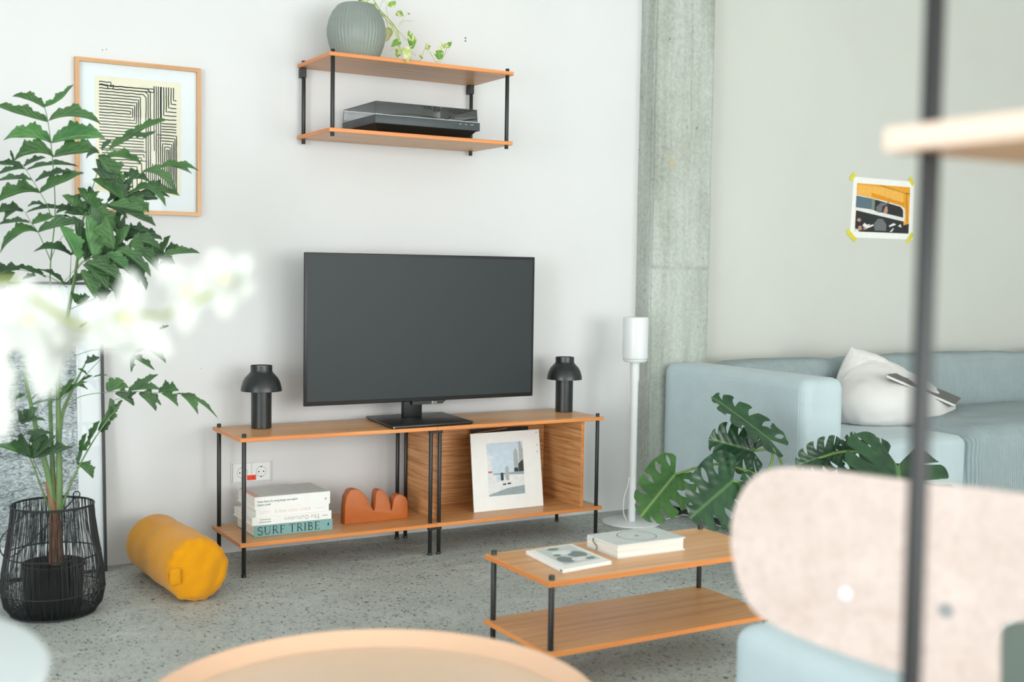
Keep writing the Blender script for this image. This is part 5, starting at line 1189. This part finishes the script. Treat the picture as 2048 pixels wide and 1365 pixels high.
monstera_leaf(ad(1512, 968, 4.10), ad(1503, 1040, 4.0), 70*K(4.1), .6, .1, .01, dm, (2, 2, 1, 1, 1))
crown = Vector((PMX, PMY, .16))
for pts in ([(1385, 938, 4.28), (1431, 929, 4.25), (1473, 936, 4.2), (1523, 958, 4.14)], [(1466, 962, 4.12), (1500, 975, 4.14), (1540, 1010, 4.14)], [(1506, 902, 4.25), (1548, 902, 4.22), (1567, 938, 4.2)],
            [(1543, 886, 4.15), (1545, 920, 4.16), (1535, 960, 4.16)], [(1668, 905, 4.15), (1640, 935, 4.14)], [(1768, 925, 4.0), (1730, 908, 4.04), (1691, 904, 4.08), (1655, 912, 4.12), (1622, 932, 4.14)],
            [(1680, 905, 4.18), (1650, 925, 4.16), (1640, 945, 4.15)], [(1770, 925, 4.12), (1700, 940, 4.14)], [(1350, 950, 4.30), (1385, 938, 4.28)], [(1512, 968, 4.1), (1530, 1000, 4.13)], [(1485, 1040, 4.08), (1540, 1050, 4.12)]):
    P = [ad(*p) for p in pts]
    if pts[-1][0] != 1385: P = P+[P[-1].lerp(crown, .55)-_u*.0, crown]
    part('petiole', MB().tube(catmull(P, 6), .0048, 8).mesh(smooth='all'), 'petiole', mo)

# ------------------------------------------------------------------ pale ottoman behind the chair
ot = root('ottoman', (.52, -2.86, 0), 'pale blue upholstered ottoman standing behind the chair backrest', 'ottoman')
part('upholstered_block', cushion(.246, .80, -3.10, -2.62, .036, .413, .035, .004, 16), 'ottoman', ot)
for x in (.29, .75):
    for y in (-3.05, -2.67): part('foot', MB().cyl(x, y, 0, .037, .018), 'black', ot)

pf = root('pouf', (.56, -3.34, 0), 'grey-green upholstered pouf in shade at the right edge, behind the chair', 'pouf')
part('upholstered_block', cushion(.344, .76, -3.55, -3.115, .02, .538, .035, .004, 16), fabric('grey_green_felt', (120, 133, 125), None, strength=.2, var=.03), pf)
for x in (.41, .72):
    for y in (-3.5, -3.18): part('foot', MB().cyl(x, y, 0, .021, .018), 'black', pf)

# ------------------------------------------------------------------ plywood chair
chr_ = root('wooden_chair', (0, -3.35, 0), 'pale lacquered plywood chair with a broad rounded backrest, near the camera', 'chair')
cdep = lambda px: 1.45-.27*(px-1460)/780
cL, cR = ad(1460, 1100, cdep(1460)), ad(2240, 1100, cdep(2240)); cw = Vector((cR.x-cL.x, cR.y-cL.y, 0)).normalized(); cn = Vector((-cw.y, cw.x, 0))
def chair_pt(px, py, off=0.):
    d = ray(px, py); return CAM+d*((cL-CAM).dot(cn)/d.dot(cn))
def shell():
    out = [(1461, 1090), (1464, 1040), (1478, 995), (1502, 960), (1535, 941), (1575, 936), (1640, 940), (1740, 953), (1840, 966), (1940, 975), (2040, 988), (2120, 1003), (2185, 1030), (2225, 1075), (2238, 1130), (2222, 1190), (2180, 1228), (2120, 1240),
           (2050, 1242), (2018, 1246), (2002, 1256), (1997, 1280), (1996, 1330), (1996, 1400), (1990, 1470), (1915, 1478), (1850, 1470), (1838, 1400), (1833, 1366), (1815, 1350), (1760, 1334), (1690, 1310), (1620, 1284), (1560, 1258), (1515, 1230), (1487, 1190), (1470, 1140)]
    P = catmull([Vector((a, b_, 0)) for a, b_ in out]+[Vector((*out[0], 0))], 4)[:-1]
    bm = bmesh.new(); front = []
    mid = cL.lerp(cR, .5)
    def pt(p, off):
        return chair_pt(p.x, p.y)+cn*off
    f = [bm.verts.new(pt(p, 0)) for p in P]; b_ = [bm.verts.new(pt(p, .010)) for p in P]; n_ = len(P)
    from mathutils.geometry import tessellate_polygon
    for i0, i1, i2 in tessellate_polygon([P]):
        bm.faces.new((f[i0], f[i1], f[i2])); bm.faces.new((b_[i2], b_[i1], b_[i0]))
    for i in range(n_): bm.faces.new((f[(i+1) % n_], f[i], b_[i], b_[(i+1) % n_]))
    bmesh.ops.recalc_face_normals(bm, faces=bm.faces)
    me = bpy.data.meshes.new('shell'); bm.to_mesh(me); bm.free()
    return me
part('backrest', shell(), 'oak_pale', chr_)
nk = chair_pt(1915, 1400); nk.z = 0
def cp_(a, n_, z): return nk+cw*a+cn*n_+_u*z
b = MB(); ring = []
for a, n_ in ((-.19, .05), (-.20, .20), (-.19, .36), (-.15, .40), (.15, .40), (.19, .36), (.20, .20), (.19, .05), (.14, .02), (-.14, .02)): ring.append(cp_(a, n_, .448))
b.prism(ring, (0, 0, .012)); part('seat', b.mesh(bevel=.003), 'oak_pale', chr_)
for a, z0 in ((1692, 1187), (1893, 1222)):
    c0 = chair_pt(a, z0)
    part('screw', MB().tube([c0-cn*.0028, c0+cn*.004], .0075, 18).mesh(smooth=True), 'white_gloss' if a < 1800 else 'steel', chr_)
for a, n_, a2, n2 in ((-.15, .07, -.18, .03), (.15, .07, .18, .03), (-.15, .34, -.18, .38), (.15, .34, .18, .38)):
    part('leg', MB().tube([cp_(a, n_, .4475), cp_(a2, n2, .0005)], .009, 12).mesh(smooth=True), 'black', chr_)
part('seat_rail', MB().tube([cp_(-.0, .016, .56), cp_(-.0, .016, .46), cp_(0, .05, .438), cp_(0, .33, .438)], .009, 10).mesh(smooth=True), 'black', chr_)

# ------------------------------------------------------------------ round tray table
tcx, tcy, tr_, tz = -.546, -2.758, .332, .45
trt = root('tray_table', (tcx, tcy, 0), 'round sand-coloured tray table with a raised rim at the bottom edge', 'side table')
part('tray_rim', MB().lathe((tcx, tcy, 0), [(.306, tz-.023), (.318, tz-.012), (.328, tz), (.3315, tz+.0005), (.332, tz-.0015), (.321, tz-.015), (.309, tz-.028), (.306, tz-.028), (.306, tz-.023)], 96).mesh(smooth=True), 'tray', trt)
part('tray_floor', MB().lathe((tcx, tcy, 0), [(0, tz-.023), (.3055, tz-.023), (.3055, tz-.028), (0, tz-.028)], 96).mesh(smooth=True), 'tray_floor', trt)
for k in range(3):
    a = R(90+120*k); part('leg', MB().tube([(tcx+.17*math.cos(a), tcy+.17*math.sin(a), tz-.0285), (tcx+.24*math.cos(a), tcy+.24*math.sin(a), .0005)], .009, 12).mesh(smooth=True), 'tray', trt)
part('leg_ring', MB().tube([(tcx+.172*math.cos(t/40*2*math.pi), tcy+.172*math.sin(t/40*2*math.pi), tz-.036) for t in range(41)], .006, 8, False).mesh(smooth='all'), 'tray', trt)

# ------------------------------------------------------------------ pale round side table and the orchid on it
pcx, pcy, pr_, pz = -1.296, -3.093, .256, .70
pst = root('round_side_table', (pcx, pcy, 0), 'pale blue-white round side table cut off at the bottom left corner', 'side table')
part('table_top', MB().lathe((pcx, pcy, 0), [(0, pz-.035), (.20, pz-.035), (.240, pz-.028), (.254, pz-.014), (.256, pz-.006), (.252, pz-.001), (.246, pz), (0, pz)], 72).mesh(smooth=True), 'pale_side', pst)
part('column', MB().lathe((pcx, pcy, 0), [(.0, .0125), (.024, .0125), (.022, .05), (.022, pz-.0355), (0, pz-.0355)], 24).mesh(smooth=True), 'pale_side', pst)
part('foot_disc', MB().lathe((pcx, pcy, 0), [(0, .0003), (.19, .0003), (.192, .006), (.18, .012), (0, .012)], 48).mesh(smooth=True), 'pale_side', pst)
op = root('orchid_pot', (pcx-.02, pcy+.0, pz), 'white orchid pot on the round side table', 'pot')
ox, oy = pcx-.02, pcy
part('pot_body', MB().lathe((ox, oy, pz), [(0, .0003), (.045, .0003), (.058, .11), (.061, .115), (.056, .115), (.053, .10), (0, .10)], 36).mesh(smooth=True), 'white_gloss', op)
orc = root('orchid', (ox, oy, pz+.1), 'white orchid with large out-of-focus blooms in the left foreground', 'plant')
spk = [(ox, oy, pz+.101), (ox-.0, oy-.01, pz+.22), (ox+.05, oy-.03, pz+.33), ad(0, 560, 1.02), ad(70, 600, 1.0), ad(170, 655, .98), ad(255, 630, .98), ad(330, 630, 1.0), ad(400, 600, 1.0), ad(470, 560, 1.0)]
part('flower_spike', MB().tube(catmull(spk, 6), .0022, 8).mesh(smooth='all'), 'spike', orc)
for k, (a, ll) in enumerate(((20, .17), (140, .19), (260, .16), (320, .15))):
    B_ = Vector((ox, oy, pz+.102)); T_ = B_+Vector((ll*math.cos(R(a)), ll*math.sin(R(a)), .03))
    leaf(orc, B_, T_, .055, .6, .04, 0, 'leaf', 'leaf_mon', 'lance', .2)
def bloom(c, dirs, sc=1.0, lipdir=(0, -1)):
    """dirs: list of (dx, dy in px, width px, depth offset)"""
    fl = part('flower', MB().lathe(tuple(c), [(0, -.004), (.004, -.002), (.005, .002), (0, .005)], 12).mesh(smooth='all'), 'lip', orc)
    d = depth(c); k = d/FPX
    for dx, dy, wd, dz in dirs:
        T_ = Vector(c)+RT*(dx*k)-UP*(dy*k)-FW*dz
        leaf(fl, c, T_, wd*k, .15, 0, 0, 'petal', 'petal', 'petal', -.25, n=12, mcount=5)
    return fl
bloom(ad(60, 640, 1.0), [(-70, -60, 85, .01), (75, -55, 90, .01), (-10, -85, 70, 0), (-60, 60, 70, -.01), (60, 50, 80, -.01), (20, 120, 46, .0), (30, 158, 44, .01)])
bloom(ad(118, 690, 1.03), [(-20, 105, 48, .01), (-70, 55, 60, 0), (30, -60, 80, 0), (35, 20, 34, .01)])
bloom(ad(255, 640, .98), [(15, -98, 62, .01), (-95, -25, 72, 0), (-75, 45, 80, .01), (95, 70, 62, .01), (-5, 90, 62, -.01), (-30, 30, 90, .015)])
bloom(ad(375, 585, 1.0), [(-55, -60, 62, .01), (30, -55, 60, .0), (0, 82, 50, .01), (-60, 15, 50, 0), (45, 20, 54, 0), (-20, -20, 70, .01)])
bloom(ad(450, 560, 1.0), [(-20, -60, 60, .01), (52, -48, 56, .0), (58, 22, 60, 0), (5, 78, 50, .01), (-45, 30, 52, 0), (20, 10, 60, .015)])
bloom(ad(-25, 730, .92), [(45, 150, 62, .01), (40, 60, 76, 0), (-60, 40, 80, 0), (20, -70, 70, 0)])
